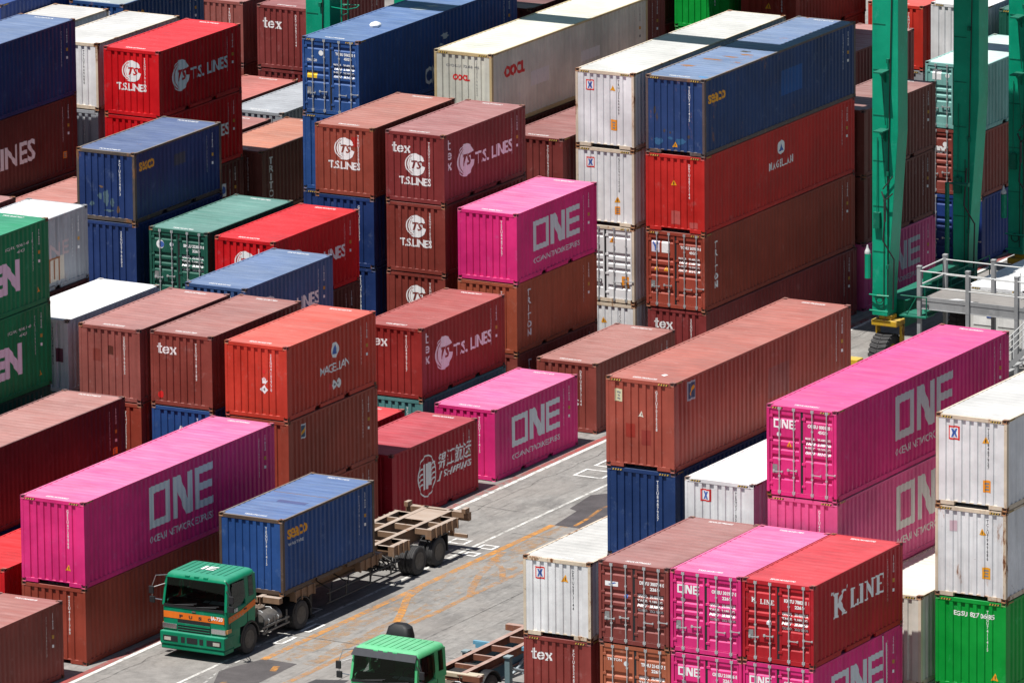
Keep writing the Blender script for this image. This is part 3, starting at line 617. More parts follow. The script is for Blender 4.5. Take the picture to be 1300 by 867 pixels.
# second block, left of the crane
stack(-23.35, 1.6, L40, [(HH, BRN, None), (HH, (.34, .085, .065), 'long container whose salmon red roof shows low between navy and shabby white ones, left', dict(dust_sheen=.3))], 'the salmon red roof at the left')
stack(-26.28, 2.78, L40, [(HH, (.30, .01, .02), 'dark red container, a thin strip low beside the salmon roof at the left', {}), (HH, DBR, None), (HH, (.12, .028, .022), 'long brown container with white letters under the navy one at the left edge', dict(deco=[T('T.S. LINES', 'side', 3.9, 1.95, wd=5.3, h=.85, bold=.025)] + PLACARD('side', 11.2, 2.3, .26, .26))),
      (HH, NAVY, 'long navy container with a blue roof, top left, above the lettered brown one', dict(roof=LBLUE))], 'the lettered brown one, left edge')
COLNAME[(.30, .01, .02)] = 'dark red'
stack(-23.35, 16.11, L20, [(HS, BRN, None), (HS, MAR, 'dark maroon container with a small blue and white square, under the red pair', dict(deco=[PL('bw', 'side', [rect(0, 0, 1, 1)], 4.35, 1.3, .45, SILVER_L, .5), PL('bw2', 'side', [disc(.5, .5, .3)], 4.35, 1.3, .45, BLUE_L, .5, .006)])),
      (HS, RED, 'lower container of the red pair with white emblems at upper left', dict(deco=TSSIDE(RED), dirt=.15)),
      (HS, RED, 'upper container of the red pair with white emblems at upper left', dict(deco=TSFRONT(RED) + TSSIDE(RED, SILVER_L), dust_sheen=.12, dirt=.15))], 'the red pair with white emblems')
stack(-26.23, 16.4, L20, [(HS, GRY, None), (HS, GRY, None), (HS, GRY, 'grey container below the white one left of the red pair', {}), (HS, WHT, 'white container with one rusty post, directly left of the red pair', wk)], 'the white one left of the red pair')
stack(-29.41, 16.36, L20, [(HS, GRY, None), (HS, GRY, None), (HS, WHT, None), (HS, WHT, 'container with a white roof right behind the long navy one, top left corner', wk)], 'the white roof in the top left corner')
stack(-31.9, 18.6, L40, [(HS, NAVY, None), (HS, NAVY, None), (HH, NAVY, None), (HH, (.016, .045, .20), 'blue roofed container in the top left corner, farthest left', dict(dust_sheen=.1))], 'the farthest blue roof, top left')
COLNAME[(.016, .045, .20)] = 'blue'
stack(-29.32, 23.33, L20, [(HS, NAVY, None), (HS, NAVY, None), (HS, BLUE, None), (HS, (.016, .055, .17), 'blue container with a pale grey roof at the top edge, behind the white roofs', dict(roof=(.25, .30, .31), deco=SEACO(1.3, .25, .75), rust=.3))], 'the pale grey roof at the top edge')
stack(-23.15, 23.24, L20, [(HS, DBR, None), (HS, (.14, .045, .036), 'brown container with an orange roof in the gap behind the red pair', dict(deco=[VERT('TRITON', .55, .35, 1.9, .36)], roof=(.38, .115, .065), dust_sheen=.2))], 'the orange roof behind the red pair')
stack(-25.94, 22.66, L20, [(HS, DBR, None), (HS, PBR, 'container with a small pinkish roof end, between the orange roof and the grey roof', {})], 'the pinkish roof end near the grey roof')
stack(-26.06, 29.77, L20, [(HS, BRN, None), (HS, GRY, 'low container with a grey roof, in the gap left of the blue doors', dict(dust_sheen=.1))], 'the grey roof left of the blue doors')
stack(-28.79, 29.6, L20, [(HS, BRN, None), (HS, (.36, .07, .055), 'low container with a salmon roof right at the foot of the lettered maroon one, top', {})], 'the salmon roof, upper left')
stack(-32.16, 37.13, L20, [(HS, BRN, None), (HS, BRN, None), (HS, PBR, 'dusky pinkish brown container at the top edge, left of the lettered maroon one', {})], 'the dusky pinkish brown one, top edge')
stack(-29.06, 37.1, L20, [(HS, BRN, None), (HS, (.19, .03, .03), 'maroon container just showing under the lettered maroon one at the top edge', {}), (HS, (.21, .038, .036), 'maroon container with white letters at the top edge beside the left crane leg', dict(deco=[PL('texf2', 'front', TEX_P, .27, .95, .3, WHITE_L)]))], 'the lettered maroon one, top edge')
COLNAME[(.19, .03, .03)] = 'maroon'
# far bays of the first block
stack(-11.84, 29.0, L20, [(HS, BRN, None), (HS, DBR, None), (HS, DBR, None), (HS, BRN, 'dark brown container past the far end of the long cream one', {})], 'the dark brown one past the cream one')
stack(-14.8, 29.6, L20, [(HS, WHT, None), (HS, WHT, None), (HS, DBR, None), (HS, MAR, 'maroon container glimpsed behind the long blue roof at the top edge', {})], 'the maroon one behind the blue roof')
stack(-17.0, 40.5, L20, [(HS, WHT, None), (HS, WHT, None), (HS, WHT, None), (HS, WHT, 'white container glimpsed over the long blue roof at the top edge', {})], 'the white one over the blue roof')
stack(-11.84, 40.4, L20, [(HS, BRN, None), (HS, GRN, None), (HS, GRN, None), (HS, GRN, 'bright green container front at the top edge behind the long white roof', {})], 'the bright green front at the top edge')
stack(-14.8, 40.4, L20, [(HS, BRN, None), (HS, DRED, None), (HS, DRED, None), (HS, (.13, .01, .012), 'dark red sliver of a container left of the bright green front at the top edge', {})], 'the dark red sliver')
stack(-8.88, 40.4, L20, [(HS, BRN, None), (HS, DBR, None), (HS, RBR, None), (HS, (.30, .035, .022), 'red-brown container with a yellow triangle at the top edge behind the long blue roof', dict(deco=TRIANGLE('front', 1.2, 1.52, .26) + PLACARD('front', .62, 1.05, .3, .2)))], 'the red-brown one at the top edge')
stack(-.3, 29.35, L20, [(HS, PINKF, 'pink container with grey letters low behind the near right crane leg', dict(deco=ONE20(lettering((.5, .53, .56))))), (HS, (.16, .045, .036), 'brown container right above the pink one behind the near right crane leg', {}), (HS, (.17, .048, .038), 'brown container with a salmon roof, top of the stack behind the near right crane leg', dict(dust_sheen=.3))], 'x')
stack(-5.65, 38.22, L20, [(HS, BRN, None), (HS, DBR, None), (HS, (.25, .062, .052), 'container with a pale salmon roof farther back, left of the green crane leg', dict(dust_sheen=.4))], 'the farther pale salmon roof')
COLNAME[(.25, .062, .052)] = 'brown'
stack(.07, 38.66, L20, [(HS, (.012, .04, .19), 'blue container at the bottom between the two right crane legs', dict(end='d', deco=[T('CMA CGM', 'side', 3.5, 1.62, wd=2.3, h=.46, bold=.035), T('second life in', 'side', 3.2, 2.0, wd=1.9, h=.2, mat=SILVER_L), T('the floor', 'side', 3.3, 2.27, wd=1.5, h=.2, mat=SILVER_L)])),
      (HS, BRN, 'red-brown container with doors under the pale teal one between the crane legs', dict(end='d', deco=[T('tex', 'front', .2, 1.0, wd=.75, h=.38, bold=.05), PL('wd2', 'front', [disc(0, 0, .1)], .85, .62, 1, WHITE_L)] + [VERT('tex', 3.1, .5, 1.2, .3)])),
      (HS, TEAL, 'pale teal container with doors and a white square sticker between the crane legs', dict(end='d', roof=(.48, .62, .58), deco=[PL('ws', 'front', [rect(0, 0, 1, 1)], .3, .68, .38, WHITE_L, .4), PL('wd3', 'front', [disc(0, 0, .09)], .95, .5, 1, WHITE_L), PL('vl', 'side', [rect(0, 0, 1, 1)], 3.05, 2.05, .34, lettering((.6, .65, .65)), 1.6)] + [(('vlt',), 'side', lambda L, H: (lambda: fit(text2d('\n'.join('GESEACO'), .02, 0, 1, .85), 3.12, H-2.0, .2, 1.5)), BLACK_L, .006, 'lettering')], dirt=.5))], 'x')
stack(-2.92, 45.17, L20, [(HH, WHT, None), (HH, WHT, None), (HH, WHT, 'white container with a red framed sign, farthest back between the crane legs', dict(deco=SIGN(1.55, 1.0, .42)))], 'the farthest white one between crane legs')
stack(-5.92, 45.62, L20, [(HH, BRN, None), (HH, GRY, 'greyish container just showing below the red one beside the crane leg', dict(rust=.4)), (HS, (.50, .03, .018), 'red container with a white serial number at the top edge, right behind the crane leg', {})], 'the red one behind the crane leg')
stack(.05, 45.2, L20, [(HH, DGR, None), (HH, DGR, None), (HH, DGR, 'dark green container with yellow corner stripes beyond the pale teal roof', {})], 'the dark green one beyond the teal roof')
# block right of the road
stack(21.28, -26.54, L40, [(HH, BRN, None), (HH, NAVY, None), (HH, (.010, .034, .125), 'navy container with a yellow triangle under the long brown one right of the road', dict(deco=TRIANGLE('front', 1.25, 2.75, .24))),
      (HH, (.32, .066, .044), 'long brown container with a salmon roof and pale notice, right of the road', dict(dust_sheen=.2, deco=[(('rtag',), 'roof', lambda L, H: polys([[(1.5, .9), (1.64, .86), (1.7, 1.0), (1.55, 1.1)]]), WHITE_L, .006, 'roof_tag')] + PLACARD('front', .32, .78, .26, .4, lettering((.62, .58, .38))) + TRIANGLE('front', 1.24, 1.2, .2, lettering((.75, .7, .6))) + PATCH('front', .68, 1.9, .36, .44, (.30, .03, .02)) + PATCH('front', 1.24, 2.1, .36, .48, (.26, .036, .028)) + [PL('bsq', 'side', [rect(0, 0, 1, 1)], .95, .78, .55, lettering((.35, .38, .40)), .62), PL('bsq2', 'side', [rect(.12, .1, .88, .9)], .95, .78, .55, lettering((.04, .07, .13)), .62, .0055), PL('bsq3', 'side', [bar(.25, .3, .75, .7, .18)], .95, .78, .55, YEL_L, .62, .007)] + PATCH('side', 6.4, 1.9, 1.5, 1.0, (.27, .075, .06))))], 'the long brown one right of the road')
COLNAME[(.010, .034, .125)] = 'navy'
stack(24.17, -26.72, L40, [(HH, WHT, None), (HH, WHT, None), (HH, WHT, 'white container with a red framed sign between the long brown and long pink ones', dict(deco=SIGN(.55, .72), frame=WHT, sercol=BLACK_L))], 'the ribbed white roof')
stack(27.51, -27.58, L40, [(HH, BRN, None), (HH, PINK, None), (HH, PINKF, 'faded pink container below the long pink one with doors at the right', dict(deco=ONE40(lettering((.55, .55, .52))), rust=.2)),
      (HH, (.60, .024, .175), 'long pink container with doors and steel lock rods facing the viewer, right side', dict(end='d', deco=ONE40(lettering((.56, .57, .56))) + ONEDOOR('ONEU 000120 1', '45G1', HH) + TRIANGLE('front', .78, 1.32, .22, ORANGE_L)))], 'the long pink doors')
stack(29.97, -26.66, L40, [(HH, WHT, None), (HH, (.62, .59, .52), 'cream white container with a rusty corner post, left of the bright green one', dict(frame=RUSTF, frust=.4, cast=(.25, .12, .06)))], 'the cream white container in the gap')
stack(32.7, -26.24, L40, [(HH, GRN, None), (HH, GRN, 'bright green container with white serial letters in the bottom right corner', dict(deco=[T('EGSU 827 06 85', 'front', .62, .58, wd=1.4, h=.16, bold=.03)] + TRIANGLE('front', 2.05, 2.52, .26), rust=.03, dirt=.1)),
      (HH, WHT, 'rust streaked white container standing on the bright green one at the right edge', dict(deco=[PL('fs', 'front', [rect(0, 0, 1, 1.3)], .5, .8, .26, lettering((.55, .4, .45)))] + TRIANGLE('front', 1.62, .82, .24) + PLACARD('front', 1.62, 2.2, .28, .36, YEL_L), rust=.5, frame=(.62, .52, .40), frust=.72, cast=(.22, .1, .05), sercol=BLACK_L, dirt=.6, roof=(.47, .465, .45))),
      (HH, WHT, 'white container with a red framed sign, top of the stack at the right edge', dict(deco=SIGN(.42, .8, .4) + TRIANGLE('front', 1.7, .8, .22) + PLACARD('front', 1.62, 2.35, .26, .38), rust=.3, **wk))], 'the bright green one, right edge')
KL = [PL('kk', 'side', KBIG, 1.35, 1.35, .78, WHITE_L), PL('kq', 'side', [bar(-.1, .98, -.06, 1.1, .06), bar(-.02, .98, .02, 1.1, .06), bar(1.15, 1.0, 1.19, 1.12, .06), bar(1.24, 1.0, 1.28, 1.12, .06)], 1.35, 1.35, .78, WHITE_L), PL('kl', 'side', LINE_P, 2.5, 1.28, .72, WHITE_L, .62)]
stack(29.89, -33.8, L20, [(HS, BRN, None), (HS, PINK, 'pink container with doors directly under the red one with white serif letters', dict(end='d', deco=ONE20() + ONEDOOR('ONEU 274930 6') + [PL('stk', 'side', [[(4.78, -2.55), (4.86, -2.55), (4.74, -.02), (4.68, -.02)], [(4.95, -1.9), (5.0, -1.9), (4.97, -.35), (4.93, -.35)]], 0, 0, 1, WHITE_L, None, .006, 'white_streak')])),
      (HS, (.40, .010, .018), 'red container with white serif letters and doors to the viewer, lower right', dict(end='d', roof=(.47, .022, .032), dust_sheen=.14, deco=KL + [PL('kd', 'front', KBIG, .3, .72, .15, WHITE_L), PL('kd2', 'front', LINE_P, .6, .75, .15, WHITE_L), PL('kd3', 'front', [disc(0, 0, .085)], .9, 1.33, 1, SILVER_L)] + DOORTXT('KKTU 788211 1', '2261')))], 'the red one with serif letters')
stack(27.43, -33.85, L20, [(HS, PINK, None), (HS, PINK, 'lower of two stacked pink containers with doors, cut off by the bottom edge', dict(end='d', deco=ONEDOOR('ONEU 210886 8'))),
      (HS, PINK, 'pink container with doors between the brown doors and the red doors', dict(end='d', deco=ONEDOOR('ONEU 301937 0')))], 'the pink pair with doors')
stack(24.97, -33.9, L20, [(HS, BRN, None), (HS, (.36, .10, .05), 'orange-brown container with doors at the bottom edge', dict(end='d', deco=DOORTXT('TRHU 214397 5', '2261') + [T('TRITON', 'front', .25, .55, wd=.5, h=.09), PL('td', 'front', [disc(0, 0, .08)], .9, .6, 1, SILVER_L)])),
      (HS, (.20, .042, .036), 'brown container with doors and a small white plate, right of the nearest white one', dict(end='d', roof=(.22, .07, .062), dust_sheen=.24, deco=DOORTXT('DRYU 300774 0', '2261') + [PL('wl', 'front', [rect(0, 0, 1, 1)], .22, .78, .45, WHITE_L, .15), PL('wl2', 'front', [bar(.3, .3, .8, .8, .2)], .22, .78, .45, BLUE_L, .15, .006), PL('bd', 'front', [disc(0, 0, .07)], .95, 1.05, 1, BLUE_L)]))], 'the brown doors')
stack(18.36, -26.75, L40, [(HH, (.235, .042, .036), 'red-brown container with white letters under the white one at the bottom edge', dict(deco=TEXF)),
      (HS, WHT, 'white container with rusty edges and a red framed sign, nearest white one beside the road', dict(deco=SIGN(.42, .72, .36) + TRIANGLE('front', 1.5, .72, .26), rust=.3, dust_sheen=.1, **{**wk, 'frust': .72}))], 'the nearest white one by the road')

# ------------------------------------------------------------------ ground and road
def ground_mat():
    m = bpy.data.materials.new('concrete_yard'); m.use_nodes = True; b = NB(m); bs = b.n['Principled BSDF']
    P = b.new('ShaderNodeNewGeometry').outputs['Position']
    n1 = b.noise(P, .12, 6, .6); n2 = b.noise(P, 1.3, 8, .7); n3 = b.noise(P, 28., 3, .6)
    tr = b.noise(b.vmul(P, (1.6, .09, 1)), 1.0, 5, .6); n4 = b.noise(b.vmul(P, (1., .4, 1)), .55, 6, .62)
    col = b.mix(b.ramp(n1, .3, .7), (.205, .195, .185), (.285, .275, .26))
    col = b.mix(b.ramp(n2, .42, .72, 0, .6), col, (.155, .148, .142))
    col = b.mix(b.ramp(n3, .4, .75, 0, .35), col, (.33, .315, .30))
    col = b.mix(b.ramp(tr, .52, .72, 0, .55), col, (.115, .11, .106))
    col = b.mix(b.ramp(n4, .52, .7, 0, .7), col, (.10, .096, .094))
    n5 = b.noise(P, 3.4, 9, .78); n6 = b.noise(b.vmul(P, (3.5, .5, 1)), 1.4, 8, .75); n7 = b.noise(P, .35, 3, .5)
    col = b.mix(b.ramp(n5, .50, .66, 0, .5), col, (.135, .130, .126))
    col = b.mix(b.ramp(n6, .52, .64, 0, .65), col, (.10, .096, .092))
    col = b.mix(b.ramp(n5, .47, .35, 0, .45), col, (.36, .345, .335))
    col = b.mix(b.ramp(n7, .45, .65, 0, .35), col, (.26, .235, .215))
    n9 = b.noise(P, .8, 10, .82)
    col = b.mix(b.ramp(n9, .54, .70, 0, .6), col, (.075, .072, .070))
    n10 = b.noise(b.vmul(P, (5., .22, 1)), 1., 6, .7)
    col = b.mix(b.ramp(n10, .58, .70, 0, .45), col, (.07, .067, .066))
    b.l.new(col, bs.inputs['Base Color']); bs.inputs['Roughness'].default_value = .85; bs.inputs['Specular IOR Level'].default_value = .25
    bump = b.new('ShaderNodeBump'); bump.inputs['Strength'].default_value = .4; bump.inputs['Distance'].default_value = .02
    b.l.new(n2, bump.inputs['Height']); b.l.new(bump.outputs['Normal'], bs.inputs['Normal'])
    return m
def worn(rgb, under=(.235, .225, .21), thr=.50, sharp=.12, scale=3.0, name='worn_road_paint'):
    m = bpy.data.materials.new(name); m.use_nodes = True; b = NB(m); bs = b.n['Principled BSDF']
    P = b.new('ShaderNodeNewGeometry').outputs['Position']; n = b.noise(P, scale, 9, .72); n2 = b.noise(b.vmul(P, (1, .25, 1)), .5, 3)
    f = b.math('ADD', n, b.math('MULTIPLY', b.math('SUBTRACT', n2, .5), .5))
    col = b.mix(b.ramp(n2, .3, .7), tuple(c*.82 for c in rgb), tuple(min(1, c*1.1) for c in rgb))
    b.l.new(col, bs.inputs['Base Color']); bs.inputs['Roughness'].default_value = .8
    tr = b.n.new('ShaderNodeBsdfTransparent'); mx = b.n.new('ShaderNodeMixShader')       # bare concrete shows where the paint has worn off
    b.l.new(b.ramp(f, thr-sharp, thr+sharp), mx.inputs[0]); b.l.new(bs.outputs[0], mx.inputs[1]); b.l.new(tr.outputs[0], mx.inputs[2])
    b.l.new(mx.outputs[0], b.n['Material Output'].inputs['Surface']); return m
def asphalt_mat(rgb, name):
    m = bpy.data.materials.new(name); m.use_nodes = True; b = NB(m); bs = b.n['Principled BSDF']
    P = b.new('ShaderNodeNewGeometry').outputs['Position']; n = b.noise(P, 1.2, 8, .7); n3 = b.noise(P, 30., 2)
    col = b.mix(b.ramp(n, .35, .7), tuple(c*.75 for c in rgb), tuple(c*1.35 for c in rgb))
    col = b.mix(b.ramp(n3, .5, .8, 0, .4), col, tuple(c*2.2 for c in rgb))
    b.l.new(col, bs.inputs['Base Color']); bs.inputs['Roughness'].default_value = .85; return m
g = MB().quad([(-1500, -1500, 0), (1500, -1500, 0), (1500, 1500, 0), (-1500, 1500, 0)])
structure('ground', g, ground_mat())
def sheet(name, pl, mat, z):
    b = MB()
    for p in pl: b.quad([(x, y, z) for x, y in p])
    return structure(name, b, mat)
def strip(pts, wd):
    out = []; P = [Vector(p) for p in pts]; L_, R_ = [], []
    for i, p in enumerate(P):
        d = (P[min(i+1, len(P)-1)]-P[max(i-1, 0)]).normalized(); n = Vector((-d.y, d.x))*wd/2
        L_.append(p+n); R_.append(p-n)
    return [[tuple(R_[i]), tuple(R_[i+1]), tuple(L_[i+1]), tuple(L_[i])] for i in range(len(P)-1)]
rng = random.Random(3)
def wob(x0, y0, x1, y1, amp, n=14): return [(x0+(x1-x0)*i/n+rng.uniform(-amp, amp), y0+(y1-y0)*i/n) for i in range(n+1)]
sheet('asphalt_patch', [[(7.2, -4.39), (8.44, -4.38), (8.9, .6), (6.68, .3), (6.32, -.13), (6.57, -2.14), (6.95, -2.31)],
                        ], asphalt_mat((.062, .055, .058), 'dark_asphalt'), .004)
sheet('asphalt_patch', [[(6.55, -25.9), (7.1, -24.0), (8.4, -24.05), (8.45, -26.5), (8.6, -31), (6.8, -31), (7.3, -27.6)]], MATS.get('x') or asphalt_mat((.07, .063, .064), 'dark_asphalt'), .004)
sheet('asphalt_patch', [[(9.9, -25.4), (10.9, -25.0), (11.2, -27.5), (9.7, -27.8)]], asphalt_mat((.045, .042, .044), 'dark_asphalt'), .004)
sheet('asphalt_patch', [[(10.6, -23.9), (11.4, -23.6), (12.9, -23.4), (12.9, -24.9), (11.0, -24.6)]], asphalt_mat((.20, .195, .19), 'grey_asphalt'), .0035)
sheet('concrete_repair', [[(3.25, -28.3), (6.2, -24.6), (6.15, -27.0), (6.15, -31), (3.25, -31)]], asphalt_mat((.20, .19, .18), 'grey_asphalt'), .003)
sheet('red_line', strip([(2.80, -60), (2.80, 60)], .24), worn((.38, .075, .068), thr=.52, sharp=.16), .006)
sheet('white_line', strip([(3.04, -60), (3.04, 60)], .17), worn((.66, .65, .62), thr=.62), .0095)
sheet('white_line', strip([(6.15, -60), (6.15, 60)], .13), worn((.62, .61, .58), thr=.56), .0095)
yl = worn((.60, .27, .06), thr=.49, sharp=.15, name='worn_yellow_paint'); yl3 = worn((.48, .27, .12), thr=.37, sharp=.14, scale=2.2, name='worn_yellow_paint'); yl2 = worn((.55, .27, .09), thr=.43, sharp=.17, name='worn_yellow_paint')
sheet('yellow_line', strip([(7.14, -24.1), (7.16, -4.4)], .26), yl, .0065)
sheet('yellow_line', strip([(7.3, .6), (7.3, 40)], .26), yl, .0065)
sheet('yellow_line', strip([(7.45, -30.8), (7.42, -27.0)], .16), yl, .0095)
sheet('yellow_line', strip(wob(9.28, -31, 9.22, -2.0, .05), .24), yl2, .0065)
sheet('yellow_line', strip([(8.72, -18.1), (8.3, -17.0), (7.5, -15.2), (7.2, -13.8)], .26), yl, .0095)
sheet('yellow_line', strip([(9.3, -14.1), (8.9, -13.3), (8.2, -11.5), (7.7, -9.6), (7.4, -8.4)], .26), yl2, .0095)
sheet('yellow_line', strip([(7.5, -9.2), (8.6, -10.6), (9.1, -11.5)], .22), yl2, .0125)
sheet('yellow_line', strip([(7.95, -24.6), (8.15, -25.2)], .22), yl, .0095)
sheet('yellow_line', strip([(7.9, -4.2), (7.8, -3.0), (7.55, -1.6), (7.75, -.4)], .14), yl, .0095)
sheet('yellow_ghost', strip(wob(7.7, -30, 7.75, -3, .1), .7) + strip(wob(8.7, -24, 8.6, -6, .12), .5), yl3, .0035)
wp = worn((.74, .73, .71), thr=.60)
def box_outline(x0, y0, x1, y1, wd): return [rect(x0, y0, x1, y0+wd), rect(x0, y1-wd, x1, y1), rect(x0, y0+wd, x0+wd, y1-wd), rect(x1-wd, y0+wd, x1, y1-wd)]
bx = []
for x0, y0, x1, y1 in ((4.4, 2.05, 5.6, 3.1), (4.4, 3.6, 5.6, 4.6), (5.05, -8.15, 5.75, -7.5), (6.32, -8.35, 6.95, -7.8), (6.32, -9.4, 6.85, -8.9), (5.0, -18.4, 5.7, -17.7), (6.4, -20.5, 6.8, -19.4), (6.35, -22.2, 6.75, -21.2)): bx += box_outline(x0, y0, x1, y1, .1)
sheet('white_bay_marking', bx, wp, .0125)
sheet('white_bay_marking', [rect(6.3, -30.5, 7.0, -27.6)] + strip([(6.95, -27.6), (6.6, -26.0), (6.5, -24.2)], .09), worn((.62, .61, .58), thr=.5), .0125)
crack = worn((.075, .072, .07), under=(.2, .19, .18), thr=.5, sharp=.2, name='joint_sealant')
sheet('pavement_joint', strip(wob(10.6, -60, 10.6, 40, .015, 40), .03) + strip(wob(3.75, -60, 3.75, 40, .10, 160), .025) + strip([(3.1, -3.2), (6.3, -3.4)], .035) + strip([(3.2, -9.5), (6.2, -9.7)], .03) + strip([(6.4, -6.0), (10.6, -6.1)], .03) + strip([(6.4, -21.0), (14, -21.2)], .035), crack, .0145)

# ------------------------------------------------------------------ wheels
def tyre_mesh(r, wd, n=28, ribs=True):
    b = MB(); h = wd/2; p = [(-h*.82, r*.60), (-h, r*.72), (-h*.98, r*.9), (-h*.8, r*.985)]
    if ribs:
        for k in (-.45, 0, .45): p += [(h*(k-.16), r), (h*(k-.08), r*.965), (h*(k+.08), r*.965), (h*(k+.16), r)]
    p += [(h*.8, r*.985), (h*.98, r*.9), (h, r*.72), (h*.82, r*.60)]
    b.lathe_x(p, n=n); return b.mesh('tyre', 1, smooth=True)
def rim_mesh(r, wd):
    b = MB(); h = wd/2
    b.lathe_x([(h*.93, r*.61), (h*.86, r*.545), (-h*.05, r*.50), (-h*.1, r*.30), (h*.25, r*.27), (h*.3, r*.16), (h*.6, r*.14), (h*.6, r*.02)], n=20)
    for i in range(8):
        a = 2*math.pi*i/8; b.tube([(-h*.12, r*.39*math.cos(a), r*.39*math.sin(a)), (h*.1, r*.39*math.cos(a), r*.39*math.sin(a))], .022, 6)
    return b.mesh('rim', 1, smooth=True)
TY = tyre_mesh(.50, .29); RI = rim_mesh(.50, .29)
RIMM = plain((.075, .073, .07), .55, .3, 'dirty_rim', .4)
def wheel(parent, x, y, z, side, dual=False):
    wv = bpy.data.objects.new('wheel', None); C.objects.link(wv); wv.parent = parent; wv.location = (x, y, z); wv.rotation_euler = (0, 0, 0 if side > 0 else math.pi)
    obj('tyre', TY, TYRE, wv); obj('rim', RI, RIMM, wv)
    if dual: obj('tyre', TY, TYRE, wv, (-.33, 0, 0))

# ------------------------------------------------------------------ tractor units
def rring(z, y0, y1, hw, r=.14, n=4):
    pts = []
    for cx, cy_, a0 in ((hw-r, y1-r, 0), (-hw+r, y1-r, 90), (-hw+r, y0+r, 180), (hw-r, y0+r, 270)):
        for i in range(n+1):
            a = R(a0+90*i/n); pts.append((cx+r*math.cos(a), cy_+r*math.sin(a), z))
    return pts
def tractor(label, x, y, body, stripe, visor):
    t = thing('tractor_truck', label, 'truck', (x, y, 0), 'green tractor trucks')
    bm_ = paint(body, .08, 1.05, .34, .18, .3)
    b = MB()
    b.loft([rring(.78, .0, .98, 1.21), rring(1.04, -.01, .98, 1.22)])
    b.loft([rring(1.04, -.01, 1.93, 1.22), rring(1.40, -.015, 1.95, 1.225), rring(1.74, .0, 1.95, 1.225), rring(1.77, .04, 1.93, 1.19)])
    b.loft([rring(2.62, .15, 1.94, 1.18, .12), rring(2.66, .155, 1.94, 1.178, .12), rring(2.745, .20, 1.92, 1.14, .12), rring(2.80, .29, 1.86, 1.08, .14), rring(2.825, .42, 1.76, .97, .14)])
    for sg in (1, -1):
        def pil(ya, yb, yc_, yd, wx=.07):
            b.loft([[(sg*1.224, ya, 1.73), (sg*1.224, yb, 1.73), (sg*(1.224-wx), yb, 1.73), (sg*(1.224-wx), ya, 1.73)], [(sg*1.178, yc_, 2.65), (sg*1.178, yd, 2.65), (sg*(1.178-wx), yd, 2.65), (sg*(1.178-wx), yc_, 2.65)]])
        pil(.02, .16, .18, .34, .09); pil(1.24, 1.46, 1.22, 1.46); pil(1.78, 1.94, 1.76, 1.93)
        b.loft([[(sg*1.218, 1.44, 1.73), (sg*1.218, 1.82, 1.73), (sg*1.16, 1.82, 1.73), (sg*1.16, 1.44, 1.73)], [(sg*1.214, 1.44, 1.95), (sg*1.214, 1.82, 1.95), (sg*1.15, 1.82, 1.95), (sg*1.15, 1.44, 1.95)]])
    b.box((-1.15, 1.89, 1.70), (1.15, 1.935, 2.66))
    cab = mk('cab', b, bm_, t, smooth=True)
    it = plain((.035, .036, .038), .8, 0, 'cab_interior', .3)
    b = MB(); b.loft([[(-1.1, .14, 1.76), (1.1, .14, 1.76), (1.1, .5, 1.76), (-1.1, .5, 1.76)], [(-1.1, .2, 1.90), (1.1, .2, 1.90), (1.1, .42, 1.94), (-1.1, .42, 1.94)]]); mk('dashboard', b, it, t)
    for xs in (-.6, .6):
        b = MB(); b.box((xs-.26, .95, 1.77), (xs+.26, 1.4, 1.86)); b.loft([[(xs-.26, 1.28, 1.86), (xs+.26, 1.28, 1.86), (xs+.26, 1.42, 1.86), (xs-.26, 1.42, 1.86)], [(xs-.22, 1.40, 2.38), (xs+.22, 1.40, 2.38), (xs+.22, 1.52, 2.38), (xs-.22, 1.52, 2.38)]]); b.box((xs-.14, 1.42, 2.39), (xs+.14, 1.5, 2.56)); mk('seat', b, plain((.06, .055, .05), .9, 0, 'seat_cloth', .3), t, bevel=.03)
    b = MB(); b.tube([(.6+.21*math.cos(R(q)), .62+.08*math.sin(R(q)), 1.98+.19*math.sin(R(q))) for q in range(0, 361, 24)], .018, 6); b.tube([(.6, .5, 1.86), (.6, .62, 1.98)], .03, 6); mk('steering_wheel', b, BLACK, t)
    b = MB()
    for i in range(9):
        xx = -.88+i*.22; b.box((xx-.025, .46, 2.80), (xx+.025, 1.72, 2.842))
    mk('roof_rib', b, bm_, t)
    def front(z): return -.012 if z < 1.74 else (z-1.74)/.92*.16-.010
    b = MB(); z0, z1 = 1.79, 2.655
    b.quad([(-1.13, front(z0), z0), (1.13, front(z0), z0), (1.09, front(z1), z1), (-1.09, front(z1), z1)])
    wsd = mk('windscreen', b, GLASS, t)
    b = MB()
    for x0 in (-.75, .1): b.tube([(x0, front(1.78)-.02, 1.78), (x0+.75, front(1.84)-.02, 1.85)], .016, 6); b.tube([(x0+.1, front(1.8)-.02, 1.80), (x0+.85, front(1.9)-.02, 1.90)], .012, 6)
    mk('wiper', b, BLACK, t)
    b = MB(); b.box((-1.14, -.022, 1.70), (1.14, .03, 1.785)); mk('cowl', b, BLACK, t)
    b = MB(); b.quad([(.45, .17, 1.905), (1.02, .17, 1.905), (1.02, .40, 1.955), (.45, .40, 1.955)]); b.quad([(.2, .22, 1.912), (.4, .2, 1.912), (.42, .36, 1.95), (.22, .36, 1.95)]); mk('dashboard_papers', b, plain((.55, .62, .58), .6, 0, 'paper'), t)
